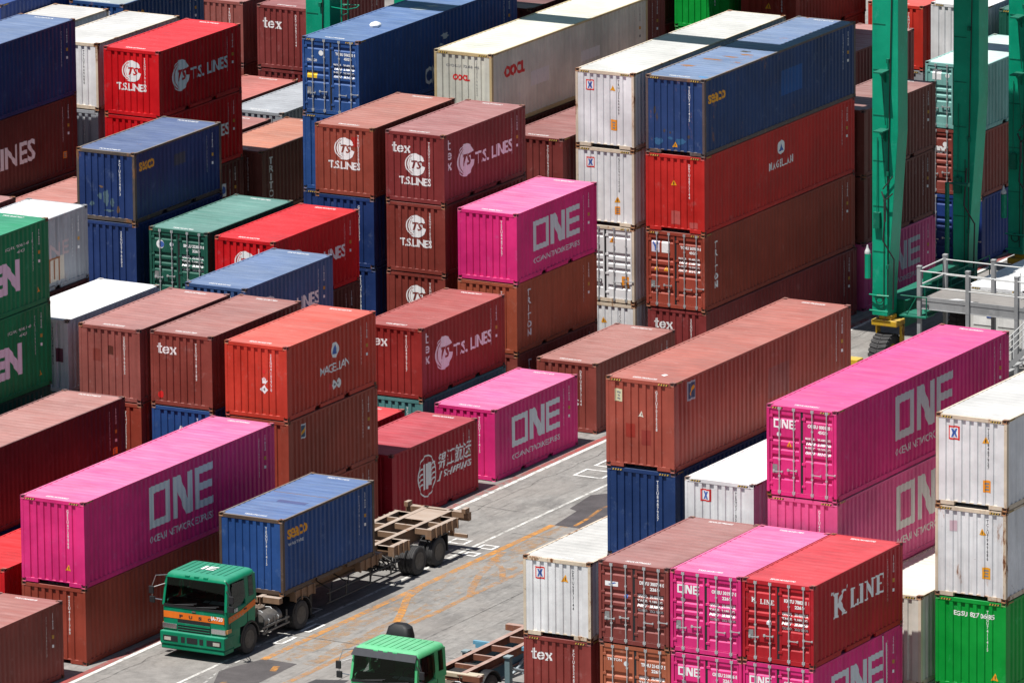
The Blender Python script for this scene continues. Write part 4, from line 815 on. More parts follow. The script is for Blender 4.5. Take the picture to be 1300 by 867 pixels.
    for sgn in (1, -1):
        def sx(z): return sgn*((1.227 if z < 1.74 else 1.225-(z-1.74)/.92*.05)+.006)
        b = MB(); b.quad([(sx(1.70), .30, 1.70), (sx(1.82), 1.0, 1.82), (sx(2.0), 1.24, 2.0), (sx(2.56), 1.22, 2.56), (sx(2.60), .45, 2.60)])
        mk('side_window', b, GLASS, t)
        b = MB(); b.quad([(sx(1.95), 1.48, 1.95), (sx(1.95), 1.76, 1.95), (sx(2.6), 1.74, 2.6), (sx(2.6), 1.48, 2.6)]); mk('rear_window', b, GLASS, t)
        b = MB()
        for yy in (.22, 1.34): b.box((min(sx(1.2), sx(1.2)-sgn*.02), yy, 1.06), (max(sx(1.2), sx(1.2)-sgn*.02), yy+.018, 1.74))
        b.box((min(sgn*1.22, sgn*1.25), 1.10, 1.58), (max(sgn*1.22, sgn*1.25), 1.27, 1.62))
        mk('door_seam', b, BLACK, t)
        # wheel arch and steps
        b = MB(); pr = [(1.48+.62*math.cos(R(a)), .5+.62*math.sin(R(a))) for a in range(0, 181, 15)]; pr2 = [(1.48+.56*math.cos(R(a)), .5+.56*math.sin(R(a))) for a in range(180, -1, -15)]
        b.prism(pr+pr2, sgn*.80, sgn*1.235); mk('wheel_arch', b, BLACK, t)
        b = MB(); b.box((min(sgn*.95, sgn*1.2), .5, .40), (max(sgn*.95, sgn*1.2), .92, .78)); mk('step_panel', b, bm_, t)
        # mirrors
        b = MB(); b.tube([(sgn*1.1, .22, 2.70), (sgn*1.38, -.1, 2.72), (sgn*1.52, -.16, 2.3), (sgn*1.50, -.14, 1.95), (sgn*1.24, .04, 1.88)], .018, 6); b.tube([(sgn*1.52, -.16, 2.3), (sgn*1.16, .12, 2.42)], .014, 6); mm = mk('mirror_arm', b, CHROME if sgn < 0 else BLACK, t)
        b = MB(); b.box((sgn*1.52-.09, -.20, 2.10), (sgn*1.52+.09, -.13, 2.36)); mk('mirror', b, BLACK, t, bevel=.02)
        b = MB(); b.box((sgn*1.50-.10, -.18, 1.80), (sgn*1.50+.10, -.11, 2.02)); mk('mirror', b, BLACK, t, bevel=.02)
    # front
    b = MB(); b.box((-.62, -.03, .92), (.62, .02, 1.31)); gr = mk('grille', b, BLACK, t)
    b = MB()
    b.box((-.62, -.045, 1.13), (.62, -.02, 1.20))
    for zz in (.96, 1.05): b.box((-.6, -.04, zz), (.6, -.02, zz+.02))
    mk('grille_bar', b, bm_, gr)
    b = MB(); b.box((-1.225, -.16, .46), (1.225, .55, .90)); b.box((-1.2, -.13, .30), (1.2, .5, .46))
    bp = mk('bumper', b, bm_, t, bevel=.035)
    b = MB()
    for x0, x1 in ((-.42, -.28), (-.2, .2), (.28, .42), (-1.1, -.55), (.55, 1.1)): b.box((x0, -.168, .58), (x1, -.14, .77))
    mk('bumper_slot', b, BLACK, bp)
    for sgn in (1, -1):
        b = MB(); b.box((min(sgn*.66, sgn*1.19), -.045, .97), (max(sgn*.66, sgn*1.19), .02, 1.14)); hl = mk('headlight', b, CHROME, t, bevel=.01)
        b = MB()
        for k in range(2): b.lathe_x([(0, .0), (0, .065), (.01, .065), (.012, 0)], n=12)
        b = MB(); b.box((min(sgn*.8, sgn*1.05), -.18, .61), (max(sgn*.8, sgn*1.05), -.165, .72)); mk('fog_lamp', b, plain((.5, .48, .42), .2, .3, 'lamp_glass'), t)
        b = MB(); b.box((min(sgn*1.195, sgn*1.235), .04, 1.0), (max(sgn*1.195, sgn*1.235), .3, 1.13)); mk('turn_lamp', b, plain((.55, .25, .08), .3, 0, 'amber_lens'), t)
    for xx in (-.35, 0, .35):
        b = MB(); b.box((xx-.09, .17, 2.68), (xx+.09, .30, 2.775)); mk('marker_lamp', b, bm_, t, bevel=.02)
    def ltxt(shape, mat, mp, nm='lettering'):
        vs, fs = shape; b = MB(); b.v = [mp(x_, y_) for x_, y_ in vs]; b.f = list(fs); b.m = [0]*len(fs); mk(nm, b, mat, t)
    if stripe:
        st = paint((.75, .17, .015), .05, 1, .4, .1, .2)
        b = MB(); b.quad([(-1.15, -.024, 1.33), (1.15, -.024, 1.33), (1.15, -.024, 1.55), (-1.15, -.024, 1.55)])
        for sgn in (1, -1): b.quad([(sgn*1.2355, .12, 1.32), (sgn*1.2355, .9, 1.40), (sgn*1.2355, 1.84, 1.58), (sgn*1.2355, 1.84, 1.80), (sgn*1.2355, .9, 1.60), (sgn*1.2355, .12, 1.53)])
        mk('orange_stripe', b, st, t)
        for i, ch in enumerate('FUSO'): ltxt(fit(text2d(ch, .04), -.55+.36*i, 1.37, .13, .11), DARKSTEEL, lambda a, c: (a, -.029, c))
        ltxt(fit(text2d('IA-720', .03), .66, 1.42, .44, .14), WHITE_L, lambda a, c: (a, -.031, c), 'fleet_number')
        ltxt(fit(text2d('\u8239\u904b', .02), .42, 1.62, .3, .13), WHITE_L, lambda a, c: (1.238, a, c))
        ltxt(fit(text2d('1.2.3.4.5', .03), .25, 1.41, .85, .09), lettering((.6, .35, .2)), lambda a, c: (1.2385, a, c))
        ltxt(fit(text2d('IE', .02), -.25, .85, .5, .42), WHITE_L, lambda a, c: (a, c, 2.848), 'roof_number')
        b = MB(); b.box((-.07, -.026, 1.60), (.07, -.018, 1.65)); mk('badge', b, CHROME, t)
    if visor:
        b = MB(); b.loft([[(-1.17, .02, 2.56), (1.17, .02, 2.56), (1.13, .20, 2.765), (-1.13, .20, 2.765)], [(-1.17, .04, 2.55), (1.17, .04, 2.55), (1.13, .215, 2.75), (-1.13, .215, 2.75)]])
        mk('sun_visor', b, plain((.03, .033, .04), .35, 0, 'tinted_visor'), t)
        b = MB(); b.loft([rring(2.30, 2.02, 2.55, .44, .14), rring(2.72, 2.02, 2.57, .44, .16), rring(2.98, 2.10, 2.55, .38, .16), rring(3.08, 2.2, 2.48, .22, .1)]); b.v = [(px-.66, py, pz) for px, py, pz in b.v]; b.box((-.82, 2.2, 1.0), (-.55, 2.45, 2.29)); mk('air_intake', b, BLACK, t, smooth=True)
        b = MB()
        for k in range(5): b.quad([(1.231, 1.0+.14*k, 1.08+.06*k), (1.231, 1.15+.14*k, 1.08+.07*k), (1.230, 1.23+.1*k, 1.3+.04*k), (1.231, 1.05+.12*k, 1.25+.04*k)])
        mk('painted_flash', b, paint((.45, .20, .05), .1), t)
    # chassis
    b = MB()
    for sgn in (1, -1): b.box((sgn*.43-.045, .9, .72), (sgn*.43+.045, 6.0, .98))
    for yy in (2.6, 3.6, 4.6, 5.8): b.box((-.40, yy, .76), (.40, yy+.12, .94))
    mk('chassis_rail', b, DARKSTEEL, t)
    b = MB(); b.lathe_x([(-.95, .09), (.95, .09)], (0, 1.48, .5), 10); b.lathe_x([(-.95, .1), (-.25, .12), (0, .3), (.25, .12), (.95, .1)], (0, 4.85, .5), 12); mk('axle', b, DARKSTEEL, t)
    b = MB(); b.box((-.45, 4.3, 1.02), (.45, 5.4, 1.13)); b.prism([(4.25, 1.02), (5.45, 1.02), (5.7, .98), (4.0, .98)], -.5, .5); mk('fifth_wheel', b, DARKSTEEL, t)
    for sgn in (1, -1):
        wheel(t, sgn*1.075, 1.48, .5, sgn); wheel(t, sgn*1.075, 4.85, .5, sgn, True)
        b = MB(); pr = [(4.85+.66*math.cos(R(a)), .5+.64*math.sin(R(a))) for a in range(10, 171, 16)]; pr2 = [(4.85+.62*math.cos(R(a)), .5+.60*math.sin(R(a))) for a in range(170, 9, -16)]
        b.prism(pr+pr2, sgn*.60, sgn*1.24); mk('mudguard', b, BLACK, t)
        b = MB(); b.tube([(sgn*.84, 2.62, .74), (sgn*.84, 3.72, .74)], .30, 16); ft = mk('fuel_tank', b, plain((.16, .15, .14), .45, .4, 'dull_tank', .3), t, smooth=True)
        b = MB()
        for yy in (2.85, 3.45): b.tube([(sgn*.5, yy, 1.04), (sgn*.84, yy, 1.07), (sgn*1.16, yy, .8), (sgn*1.05, yy, .45)], .02, 6)
        mk('tank_strap', b, GALV, ft)
        b = MB()
        for zz in (.42, .60): b.box((sgn*1.17-.02, 2.35, zz), (sgn*1.17+.02, 4.1, zz+.06))
        for yy in (2.5, 3.2, 3.95): b.box((sgn*1.15-.02, yy, .42), (sgn*1.15+.02, yy+.05, .9))
        mk('side_guard', b, plain((.12, .12, .12), .5, .3, 'grey_guard_rail', .3), t)
    b = MB(); b.box((-.85, 2.42, .95), (.85, 2.62, 1.25)); b.tube([(-.3, 2.5, 1.2), (-.3, 2.9, 1.35), (-.2, 3.4, 1.2), (-.1, 4.0, 1.1)], .03, 6); b.tube([(.2, 2.5, 1.2), (.3, 3.0, 1.3), (.1, 3.8, 1.1)], .03, 6); b.box((.2, 2.6, .98), (.75, 3.3, 1.12)); mk('air_lines', b, plain((.11, .085, .065), .7, 0, 'grimy_hoses', .5), t)
    b = MB(); b.box((-.3, 2.7, 1.0), (.35, 3.5, 1.08)); mk('catwalk', b, RUSTY, t)
    return t

def trailer(label, x, y0, y1, deck, beamc, group='skeletal container trailers', gear=6.2, low=False):
    """skeletal chassis, local y from 0 (front) to the rear"""
    t = thing('container_trailer', label, 'trailer', (x, y0, 0), group); Ln = y1-y0
    bm_ = paint(beamc, .55, 1.0, .65, .45, .5); zt = deck
    for sgn in (1, -1):
        b = MB(); xc = sgn*.49
        b.box((xc-.09, .0, zt-.03), (xc+.09, Ln, zt)); b.box((xc-.012, 0, zt-.28), (xc+.012, Ln, zt-.03)); b.box((xc-.012, 3.0, zt-.52), (xc+.012, Ln-.6, zt-.281)); b.box((xc-.08, 3.0, zt-.545), (xc+.08, Ln-.6, zt-.521)); b.box((xc-.08, 0, zt-.3), (xc+.08, 2.99, zt-.281))
        mk('main_beam', b, bm_, t)
    n = int(Ln/1.15)
    for i in range(n+1):
        yy = .1+i*(Ln-.2)/n
        b = MB(); b.box((-.39, yy-.05, zt-.22), (.39, yy+.05, zt-.035)); mk('cross_member', b, bm_, t)
    for yc in ([.15, Ln*.5-.3, Ln*.5+.25, Ln-.15] if not low else [.12, 6.2, Ln-.15]):
        for sgn in (1, -1):
            b = MB(); b.box((min(sgn*.59, sgn*1.215), yc-.11, zt-.2), (max(sgn*.59, sgn*1.215), yc+.11, zt-.004)); b.box((sgn*1.13-.06, yc-.05, zt-.004), (sgn*1.13+.06, yc+.05, zt+.0)); mk('outrigger', b, bm_, t)
    return t, bm_, zt, Ln

# truck with the blue box
TX = 5.16
tractor('dark green truck with an orange stripe, pulling the blue container along the road', TX, -25.12, (.0, .19, .095), True, False)
TR1Y = -21.75
t1, bm1, zt, Ln = trailer('rusty skeletal trailer carrying the blue container, its open rear half empty', TX, TR1Y, -8.75, 1.395, (.235, .145, .09))
for yy0, yy1 in ((1.05, 2.35), (5.35, 6.55), (7.6, 8.7), (10.15, 12.05)):
    for sgn in (1, -1):
        b = MB(); n = max(2, int((yy1-yy0)/.33))
        b.box((min(sgn*1.02, sgn*1.2), yy0, zt-.34), (max(sgn*1.02, sgn*1.2), yy1, zt-.006))
        for i in range(n+1):
            yy = yy0+(yy1-yy0-.06)*i/n; b.box((min(sgn*1.2, sgn*1.25), yy, zt-.36), (max(sgn*1.2, sgn*1.25), yy+.06, zt-.002))
        b.box((min(sgn*.6, sgn*1.02), yy0+.02, zt-.2), (max(sgn*.6, sgn*1.02), yy0+.12, zt-.012)); b.box((min(sgn*.6, sgn*1.02), yy1-.12, zt-.2), (max(sgn*.6, sgn*1.02), yy1-.02, zt-.012))
        mk('side_rail', b, bm1, t1)
for yy in (7.62, 8.58, 10.18, 11.1, 11.93):
    for x0, x1 in ((-1.2, -.6), (.6, 1.01)):
        b = MB(); b.box((x0, yy, zt-.16), (x1, yy+.1, zt-.014)); mk('cross_member', b, bm1, t1)
b = MB(); b.box((-.39, 11.2, zt-.02), (.39, 12.7, zt-.006)); mk('deck_plate', b, bm1, t1)
b = MB(); b.box((-1.22, 12.8, zt-.3), (1.22, 12.98, zt-.0)); b.box((.5, 12.75, .55), (.62, 12.87, zt-.3)); b.box((-.62, 12.75, .55), (-.5, 12.87, zt-.3)); b.box((-1.15, 12.78, .5), (1.15, 12.86, .62)); b.box((-1.2, 12.6, zt), (-1.05, 12.9, zt+.16)); b.box((1.05, 12.6, zt), (1.2, 12.9, zt+.16)); mk('rear_bolster', b, bm1, t1)
for yy in (9.4, 10.75):
    for sgn in (1, -1): wheel(t1, sgn*1.075, yy, .5, sgn, True)
    b = MB(); b.lathe_x([(-1, .09), (1, .09)], (0, yy, .5), 10); mk('axle', b, DARKSTEEL, t1)
for sgn in (1, -1):
    b = MB(); b.box((sgn*.95-.3, 10.45, 1.03), (sgn*.95+.3, 11.27, 1.05)); b.box((sgn*.95-.3, 11.27, .42), (sgn*.95+.3, 11.30, 1.05)); mk('mudguard', b, BLACK, t1)
    b = MB(); b.box((sgn*.72-.07, 2.75, .12), (sgn*.72+.07, 2.9, zt-.2)); b.box((sgn*.72-.13, 2.68, .06), (sgn*.72+.13, 2.97, .12)); mk('landing_leg', b, DARKSTEEL, t1)
    b = MB()
    for zz in (.45, .78): b.tube([(sgn*1.12, 3.3, zz), (sgn*1.12, 8.2, zz)], .028, 6)
    for yy in (3.5, 4.6, 6.2, 7.6): b.tube([(sgn*1.12, yy, .43), (sgn*1.12, yy, .9), (sgn*.55, yy+.1, zt-.3)], .026, 6); b.tube([(sgn*1.12, yy, .45), (sgn*.9, yy+.55, .95)], .022, 6)
    mk('side_guard', b, plain((.06, .058, .056), .6, .3, 'grey_guard_rail2', .3), t1)
b = MB()
for k in range(8):
    b.tube([(.2+.12*k, 7.0+.1*k, .95), (.5+.08*k, 7.5+.08*k, .5), (.9, 7.9+.05*k, .55+.04*k)], .03, 6)
b.tube([(-.5, 7.6, .7), (.9, 7.6, .7)], .09, 8); b.tube([(.2, 6.6, .8), (.2, 7.4, .8)], .14, 10)
mk('suspension', b, DARKSTEEL, t1)
cont(TX-W/2, -21.43, 1.40, L20, HS, (.020, .070, .235), 'blue container riding on the trailer behind the dark green truck', deco=SEACO(1.2, .38, .72) + [T('WE ARE THERE', 'side', .42, .98, wd=.95, h=.1, mat=SILVER_L)] + PATCH('roof', .9, HS-2.2, 1.1, .3, (.015, .03, .14)) + PATCH('roof', .15, HS-3.3, 2.1, .05, (.13, .07, .05)), rust=.2, frame=(.09, .06, .045), frust=.5, dust_sheen=.2, cast=(.13, .09, .07), group='shipping containers stacked in the yard')
bpy.context.view_layer.update()

# second truck, empty chassis
tractor('light green truck with a dark sun visor, cut off by the bottom edge', 15.25, -30.35, (.075, .42, .175), False, True)
t2, bm2, zt2, Ln2 = trailer('empty skeletal trailer with bare brown beams behind the light green truck', 15.6, -26.9, -14.6, 1.30, (.20, .075, .045), low=True)
pb = paint((.05, .12, .17), .3, 1, .6)
for sgn in (1, -1):
    b = MB(); b.box((sgn*.49-.014, .4, zt2-.75), (sgn*.49+.014, 11, zt2-.29)); mk('beam_web', b, pb, t2)
    b = MB(); b.box((sgn*.78-.09, 2.6, .2), (sgn*.78+.09, 2.8, zt2-.05)); b.box((sgn*.78-.12, 2.56, zt2-.05), (sgn*.78+.12, 2.84, zt2)); b.box((sgn*.78-.16, 2.5, .08), (sgn*.78+.16, 2.9, .2)); mk('landing_leg', b, paint((.14, .21, .23), .3, 1, .6), t2)
    b = MB(); b.tube([(sgn*.78, 2.7, .5), (sgn*.5, 4.2, zt2-.5)], .05, 8); b.tube([(sgn*.78, 2.7, .9), (sgn*.75, 4.0, .45)], .05, 8); b.tube([(sgn*.55, 3.4, .4), (sgn*.9, 5.2, .5)], .045, 8); mk('brace', b, paint((.30, .36, .40), .3, 1, .6), t2)
    for yc in (3.9, 6.2): 
        b = MB(); b.box((min(sgn*.6, sgn*1.2), yc, zt2-.14), (max(sgn*.6, sgn*1.2), yc+.12, zt2-.02)); b.box((min(sgn*.75, sgn*1.1), yc-.02, zt2-.24), (max(sgn*.75, sgn*1.1), yc-.003, zt2-.05)); mk('blue_bracket', b, paint((.10, .28, .40), .3), t2)
for yy in (8.6, 9.85):
    for sgn in (1, -1): wheel(t2, sgn*1.075, yy, .5, sgn, True)
b = MB(); b.box((-.6, .02, zt2-.10), (1.1, .2, zt2+.02)); b.box((.55, .2, zt2-.16), (1.12, .5, zt2-.02)); mk('front_bolster', b, paint((.5, .42, .30), .5), t2)

# ------------------------------------------------------------------ gantry cranes
CG = paint((.0, .285, .16), .05, 1.0, .38, .12, .22); CGD = paint((.0, .12, .07), .08, 1, .45, .1, .3); YELP = paint((.50, .31, .02), .62, 1, .5, .2, .5)
BIGTY = None
def big_tyre():
    b = MB(); r, h = .80, .34
    b.lathe_x([(-h*.8, r*.5), (-h, r*.62), (-h, r*.88), (-h*.85, r*.955), (h*.85, r*.955), (h, r*.88), (h, r*.62), (h*.8, r*.5)], n=32)
    n = 26
    for i in range(n):
        a0 = 2*math.pi*i/n; da = 2*math.pi/n*.62
        for x0, x1, s0, s1 in ((-h*.98, -.01, .0, .55), (.01, h*.98, .55, .0)):
            P = []
            for rr in (r*.94, r*1.0):
                for xx, aa in ((x0, a0+s0*da), (x1, a0+s1*da), (x1, a0+s1*da+da), (x0, a0+s0*da+da)): P.append((xx, rr*math.cos(aa), rr*math.sin(aa)))
            i0 = len(b.v); b.v += P
            for f in ((4, 5, 6, 7), (0, 1, 5, 4), (1, 2, 6, 5), (2, 3, 7, 6), (3, 0, 4, 7)): b.f.append(tuple(i0+q for q in f)); b.m.append(0)
    return b.mesh('tyre', 1)
def crane(label, x, y):
    t = thing('gantry_crane', label, 'crane', (x, y, 0), 'green rubber tyred gantry cranes')
    SP, WB, ZT = -23.95, 6.7, 17.6
    def leg(x0, y0, mir=1):
        b = MB(); w0, w1 = .62, 1.06; rings = []
        for z, wd in ((2.3, w0), (3.4, w0+.02), (9.2, w1), (ZT, w1)):
            xa, xb = (x0, x0+wd) if mir > 0 else (x0+w1-wd, x0+w1)
            rings.append([(xa, y0, z), (xb, y0, z), (xb, y0+.8, z), (xa, y0+.8, z)])
        return mk('leg', b.loft(rings), CG, t, bevel=.02)
    for x0, mir in ((0, 1), (SP, -1)):
        for y0 in (0, WB):
            lg = leg(x0, y0, mir)
            # flange seams and bolts on the legs
            b = MB()
            for z in (5.2, 9.2, 13.4): b.box((x0-.02, y0-.02, z), (x0+1.08, y0+.82, z+.05))
            b2 = MB()
            for z in (4.1, 7.6, 11.8): b2.box((x0+.62, y0-.10, z), (x0+.72, y0-.01, z+.16))
            mk('leg_lug', b2, CGD, lg)
            b = MB(); b.tube([(x0+.66, y0-.05, 3.0), (x0+.68, y0-.05, 7.4), (x0+.78, y0-.06, 12), (x0+.9, y0-.06, ZT)], .022, 6); b.tube([(x0+.5, y0-.05, 2.6), (x0+.52, y0-.05, 6.9)], .015, 6)
            mk('power_cable', b, BLACK, lg)
    for x0 in (0, SP):
        for y0 in (0, WB):
            b = MB()
            for k in range(9): b.box((x0+.05, y0-.012, 3.0+1.7*k), (x0+.55, y0-.002, 3.03+1.7*k))
            mk('weld_seam', b, CGD, t)
            b = MB(); b.box((x0+.12, y0-.16, 5.6), (x0+.38, y0-.005, 6.2)); b.tube([(x0+.25, y0-.1, 6.2), (x0+.25, y0-.06, 9.0)], .018, 6); mk('junction_box', b, CGD, t)
            b = MB(); b.tube([(x0+.9, y0-.08, 2.6), (x0+.95, y0-.1, 4.5), (x0+.6, y0-.3, 5.2), (x0+.62, y0-.12, 6.6)], .03, 6); mk('hose', b, BLACK, t)
    # service brackets on the front right leg
    b = MB()
    for z in (9.3, 11.5): b.box((.35, -.62, z), (.72, -.0, z+.05)); b.prism([(-.5, z), (0, z), (0, z-.45)], .52, .58); b.tube([(.55, -.3, z), (.6, -.1, z-2.0)], .02, 6)
    mk('service_bracket', b, CGD, t)
    b = MB(); b.tube([(.45, -.12, 7.0), (.62, -.2, 6.7), (.98, -.28, 7.0)], .03, 6); b.tube([(.62, -.2, 6.7), (.62, -.2, 5.9)], .05, 6); b.tube([(.5, -.12, 7.1), (.9, -.12, 7.6)], .025, 6); mk('cable_hook', b, DARKSTEEL, t)
    b = MB(); b.lathe_x([(0, .16), (.0, .02)], n=10)
    b = MB(); b.loft([[(-.14+.11*k*math.cos(2*math.pi*j/10)*1.0, -.1+.11*k*math.sin(2*math.pi*j/10), 4.62+z) for j in range(10)] for z, k in ((0, 1), (.08, .95), (.2, .45), (.32, .2))]); mk('siren', b, lettering((.5, .52, .52)), t)
    b = MB(); b.tube([(-.12, -.1, 3.7), (-.12, -.1, 4.6)], .12, 10); mk('siren_post', b, CG, t)
    b = MB(); b.tube([(-.05, -.12, 3.1), (.3, -.2, 3.1), (.75, -.12, 3.1)], .03, 6); b.tube([(-.05, -.1, 2.5), (.7, -.1, 2.5)], .03, 6); mk('hand_grip', b, CG, t)
    b = MB(); b.tube([(.31+.16*math.cos(R(a)), -.04, 2.95+.16*math.sin(R(a))) for a in range(0, 361, 30)], .015, 5); mk('cable_ring', b, BLACK, t)
    for x0 in (0, SP):
        b = MB(); b.box((x0+.08, .82, 1.75), (x0+.92, WB-.02, 2.75)); b.box((x0-.02, .8, 2.75), (x0+1.05, WB, 2.80)); mk('sill_beam', b, CGD, t, bevel=.02)
        b = MB(); b.box((x0+1.05, .9, 2.3), (x0+1.7, WB-.1, 2.36))
        for i in range(6): b.tube([(x0+1.67, 1.0+i*1.08, 2.36), (x0+1.67, 1.0+i*1.08, 3.4)], .022, 6)
        for zz in (2.9, 3.4): b.tube([(x0+1.67, 1.0, zz), (x0+1.67, 6.4, zz)], .022, 6)
        b.box((x0+.3, 3.6, 2.8), (x0+.9, 5.4, 3.2)); b.tube([(x0+.3, 5.6, 2.8), (x0+.3, 5.6, 6.2), (x0+1.2, 5.6, 6.2)], .09, 6)
        b.box((x0+1.0, .2, 2.32), (x0+2.1, .95, 2.37)); b.tube([(x0+1.0, .25, 3.1), (x0+2.1, .25, 3.1)], .025, 6); b.tube([(x0+1.3, .25, 2.4), (x0+1.7, .25, 3.1)], .025, 6); b.tube([(x0+2.1, .25, 2.35), (x0+2.1, .25, 3.1)], .025, 6)
        mk('sill_walkway', b, CGD, t)  # darker green: shade over the sill walkway put into its colour
        for y0 in (0, WB):
            bg_ = MB(); yc = y0+.4; bg_.box((x0-.06, yc-.36, 1.90), (x0+.98, yc+.36, 2.12)); bg_.box((x0+.2, yc-.25, 2.12), (x0+.7, yc+.25, 2.30)); bg_.box((x0-.08, yc+.02, .62), (x0+.01, yc+.30, 1.90)); bg_.box((x0+.90, yc+.02, .62), (x0+.99, yc+.30, 1.90)); bg_.box((x0-.95, yc-2.0, .5), (x0+.2, yc-1.5, .95)) if y0 == 0 else None; bg_.box((x0-.06, yc-1.5, .55), (x0+.0, yc+.1, .7))
            o = mk('wheel_fork', bg_, YELP, t, bevel=.03)
            obj('tyre', BIGTY, TYRE, o, (x0+.42, yc-.15, .80)); rm = MB(); rm.lathe_x([(-.3, .42), (-.25, .3), (.25, .3), (.3, .42), (.3, .08), (.36, .05)], n=18); mk('rim', rm, YELP, o, (x0+.42, yc-.15, .80))
    for y0 in (0.05, WB+.0):
        b = MB(); b.box((SP-.3, y0, ZT), (1.4, y0+.75, ZT+1.6)); mk('girder', b, CG, t)
        b = MB(); b.box((SP-.3, y0+.3, ZT+1.6), (1.4, y0+.4, ZT+1.7)); mk('trolley_rail', b, DARKSTEEL, t)
    for x0 in (-.2, SP+.1):
        b = MB(); b.box((x0, .8, ZT+.3), (x0+.6, WB, ZT+1.3)); mk('end_tie', b, CG, t)
    tr = MB(); tr.box((-6.3, .0, ZT+1.75), (1.25, WB+.8, ZT+2.05)); tr.box((-5.5, 1.2, ZT+2.05), (-1.2, 5.6, ZT+3.9)); tr.box((-.9, .9, ZT-1.6), (.9, 2.9, ZT+.9))
    mk('trolley', tr, CG, t)
    # access ladder on the left front leg's inner side
    b = MB(); lx = SP+1.5
    for yy in (.12, .62): b.tube([(lx, yy, 2.6), (lx, yy, ZT)], .03, 6)
    for i in range(42): b.tube([(lx, .12, 3.0+.34*i), (lx, .62, 3.0+.34*i)], .02, 5)
    for i in range(12): b.tube([(lx-.45, .1, 3.4+1.2*i), (lx+.35, -.1, 3.4+1.2*i), (lx+.5, .37, 3.4+1.2*i), (lx+.35, .84, 3.4+1.2*i), (lx-.45, .66, 3.4+1.2*i)], .02, 5)
    mk('ladder', b, CG, t)
    return t
BIGTY = big_tyre()
cr1 = crane('green gantry crane spanning the container rows, its near right leg on a yellow wheel fork', 7.08, 20.2)
cr2 = crane('second green gantry crane, its bright leg cut off by the right edge', 7.08, 31.6)
for ch in cr2.children:
    if ch.name.startswith('trolley') and not ch.name.startswith('trolley_rail'): ch.location.x = -12.0

# ------------------------------------------------------------------ steel platform, reefer unit and stairs by the crane
pf = thing('steel_platform', 'grey steel access platform with white railings beside the crane, right edge', 'platform', (8.85, 20.6, 0))
gp = paint((.27, .275, .28), .18, 1, .5, .25, .5); ga = paint((.58, .59, .58), .1, 1, .45, .1)
FZ, PW, PD = 3.0, 8.0, 2.05
b = MB(); b.box((0, 0, FZ-.04), (PW, PD, FZ)); mk('deck', b, paint((.19, .175, .165), .3, 1, .7, .12, .5), pf)
b = MB(); b.box((.06, -.03, FZ-.34), (PW, .05, FZ-.045)); b.box((.06, -.07, FZ-.36), (PW, .09, FZ-.341)); b.box((.06, PD-.05, FZ-.34), (PW, PD+.03, FZ-.045)); b.box((0, -.045, FZ-.044), (PW, -.001, FZ+.10)); mk('edge_beam', b, gp, pf)
for i in range(5):
    for yy in (-.05, PD+.03):
        xx = i*1.98; b = MB(); b.box((xx-.07, yy-.07, 0), (xx+.07, yy+.07, FZ-.361)); b.box((xx-.075, yy-.075, FZ-.3605), (xx+.075, yy+.075, FZ+1.2)); b.box((xx-.085, yy-.085, FZ+1.2), (xx+.085, yy+.085, FZ+1.26)); mk('post', b, gp, pf)
        if i < 4:
            for zz in (.5, 1.08):
                b = MB(); b.tube([(xx+.06, yy-.06, FZ+zz), (xx+1.93, yy-.06, FZ+zz)], .026, 6); mk('rail', b, ga, pf)
for zz in (.5, 1.08):
    b = MB(); b.tube([(-.07, 0, FZ+zz), (-.07, PD, FZ+zz)], .026, 6); mk('rail', b, ga, pf)
b = MB(); b.quad([(.9, .3, FZ+.005), (1.3, .12, FZ+.03), (1.7, .35, FZ+.06), (1.25, .55, FZ+.02)]); b.quad([(1.5, .2, FZ+.02), (1.9, .1, FZ+.05), (2.2, .3, FZ+.02), (1.8, .45, FZ+.01)])
o = mk('crumpled_sheet', b, plain((.6, .6, .62), .6, 0, 'crumpled_white_sheet'), None, (8.85, 20.6, 0)); o['label'] = 'crumpled white sheet lying on the deck of the grey steel platform'; o['category'] = 'plastic sheet'
b = MB(); gx = 3.35
for xx in (gx, gx+.75):
    b.tube([(xx, 1.5, FZ), (xx, 1.5, FZ+1.0), (xx, 1.9, FZ+1.25)], .022, 6)
for zz in (.45, .9): b.tube([(gx, 1.5, FZ+zz), (gx+1.6, 1.5, FZ+zz)], .02, 6)
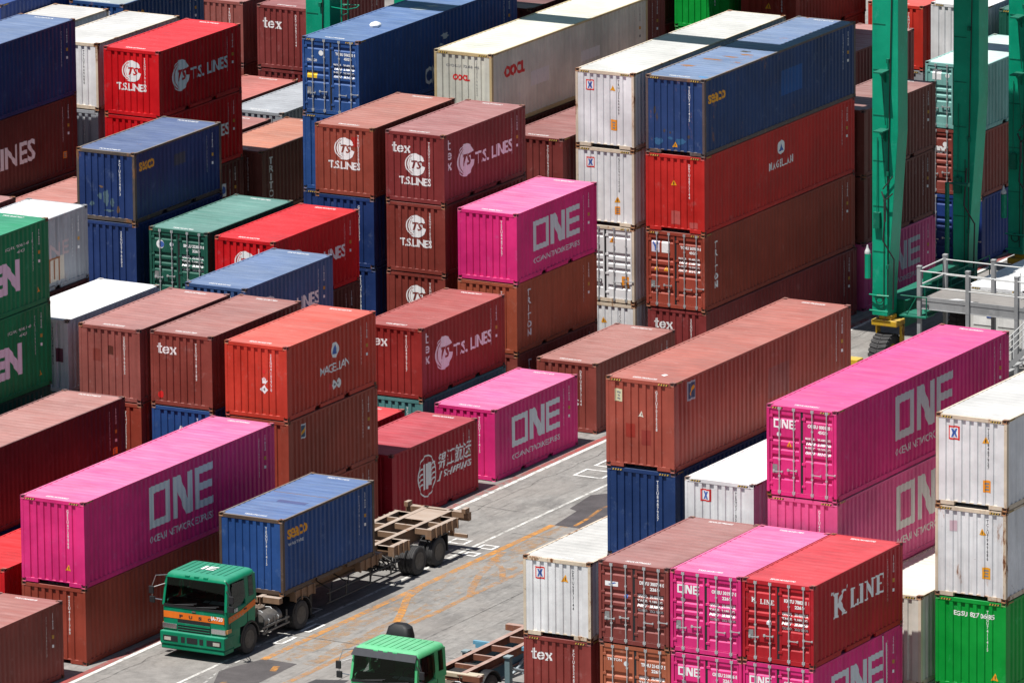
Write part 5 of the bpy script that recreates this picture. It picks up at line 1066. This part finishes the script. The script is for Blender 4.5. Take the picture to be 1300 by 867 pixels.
b.tube([(4.4, .1, FZ-.5), (4.4, .1, FZ+.9)], .025, 6)
mk('gate_rail', b, ga, pf)
rf = cont(9.15, 23.85, 0, L20, HH, WHT, 'white refrigerated container standing under and behind the grey steel platform', full=False, rust=.05, dust_sheen=.05, frame=WHT, group='shipping containers stacked in the yard')
b = MB(); b.box((.16, -.02, .2), (W-.16, .012, HH-.16))
mk('machinery_panel', b, paint((.62, .62, .60), .1), rf)
for x0 in (.3, 1.3):
    b = MB(); b.box((x0, -.04, 1.45), (x0+.85, -.022, 2.45)); pn = mk('access_panel', b, paint((.75, .75, .74), .08), rf)
    b = MB(); b.box((x0+.1, -.055, 2.15), (x0+.6, -.042, 2.19)); b.box((x0+.1, -.055, 2.3), (x0+.6, -.042, 2.33)); mk('vent', b, BLACK, pn)
b = MB(); b.box((.85, -.056, 1.75), (1.05, -.042, 1.9)); mk('blue_badge', b, BLUE_L, rf)
b = MB(); b.box((.8, -.056, 2.36), (1.1, -.042, 2.5)); mk('orange_badge', b, ORANGE_L, rf)
for k in range(1, 3):
    cont(9.15+2.7*k, 23.85, 0, L20, HH, WHT, ['', 'white container roof just beyond the platform at the right edge', 'white container hidden at the far right behind the platform'][k], full=False, rust=.05, dust_sheen=.05, frame=WHT, group='shipping containers stacked in the yard')
stn = thing('steel_stair', 'grey steel stair with handrails at the right edge behind the long pink container', 'stairs', (12.2, 17.4, 0))
b = MB()
for yy in (0, .9): b.prism([(0, 0), (.25, 0), (3.25, 3.0), (3.0, 3.0)], yy, yy+.05, 'y')
mk('stringer', b, gp, stn)
for i in range(10):
    b = MB(); b.box((.18+.3*i, .06, .25+.28*i), (.46+.3*i, .89, .28+.28*i)); mk('step', b, gp, stn)
for yy in (.02, .92):
    b = MB(); b.tube([(0, yy, .95), (3.0, yy, 3.95)], .026, 6); b.tube([(0, yy, .5), (3.0, yy, 3.5)], .02, 6)
    for i in range(4): b.tube([(.1+.95*i, yy, .1+.95*i), (.1+.95*i, yy, 1.05+.95*i)], .022, 6)
    mk('handrail', b, ga, stn)
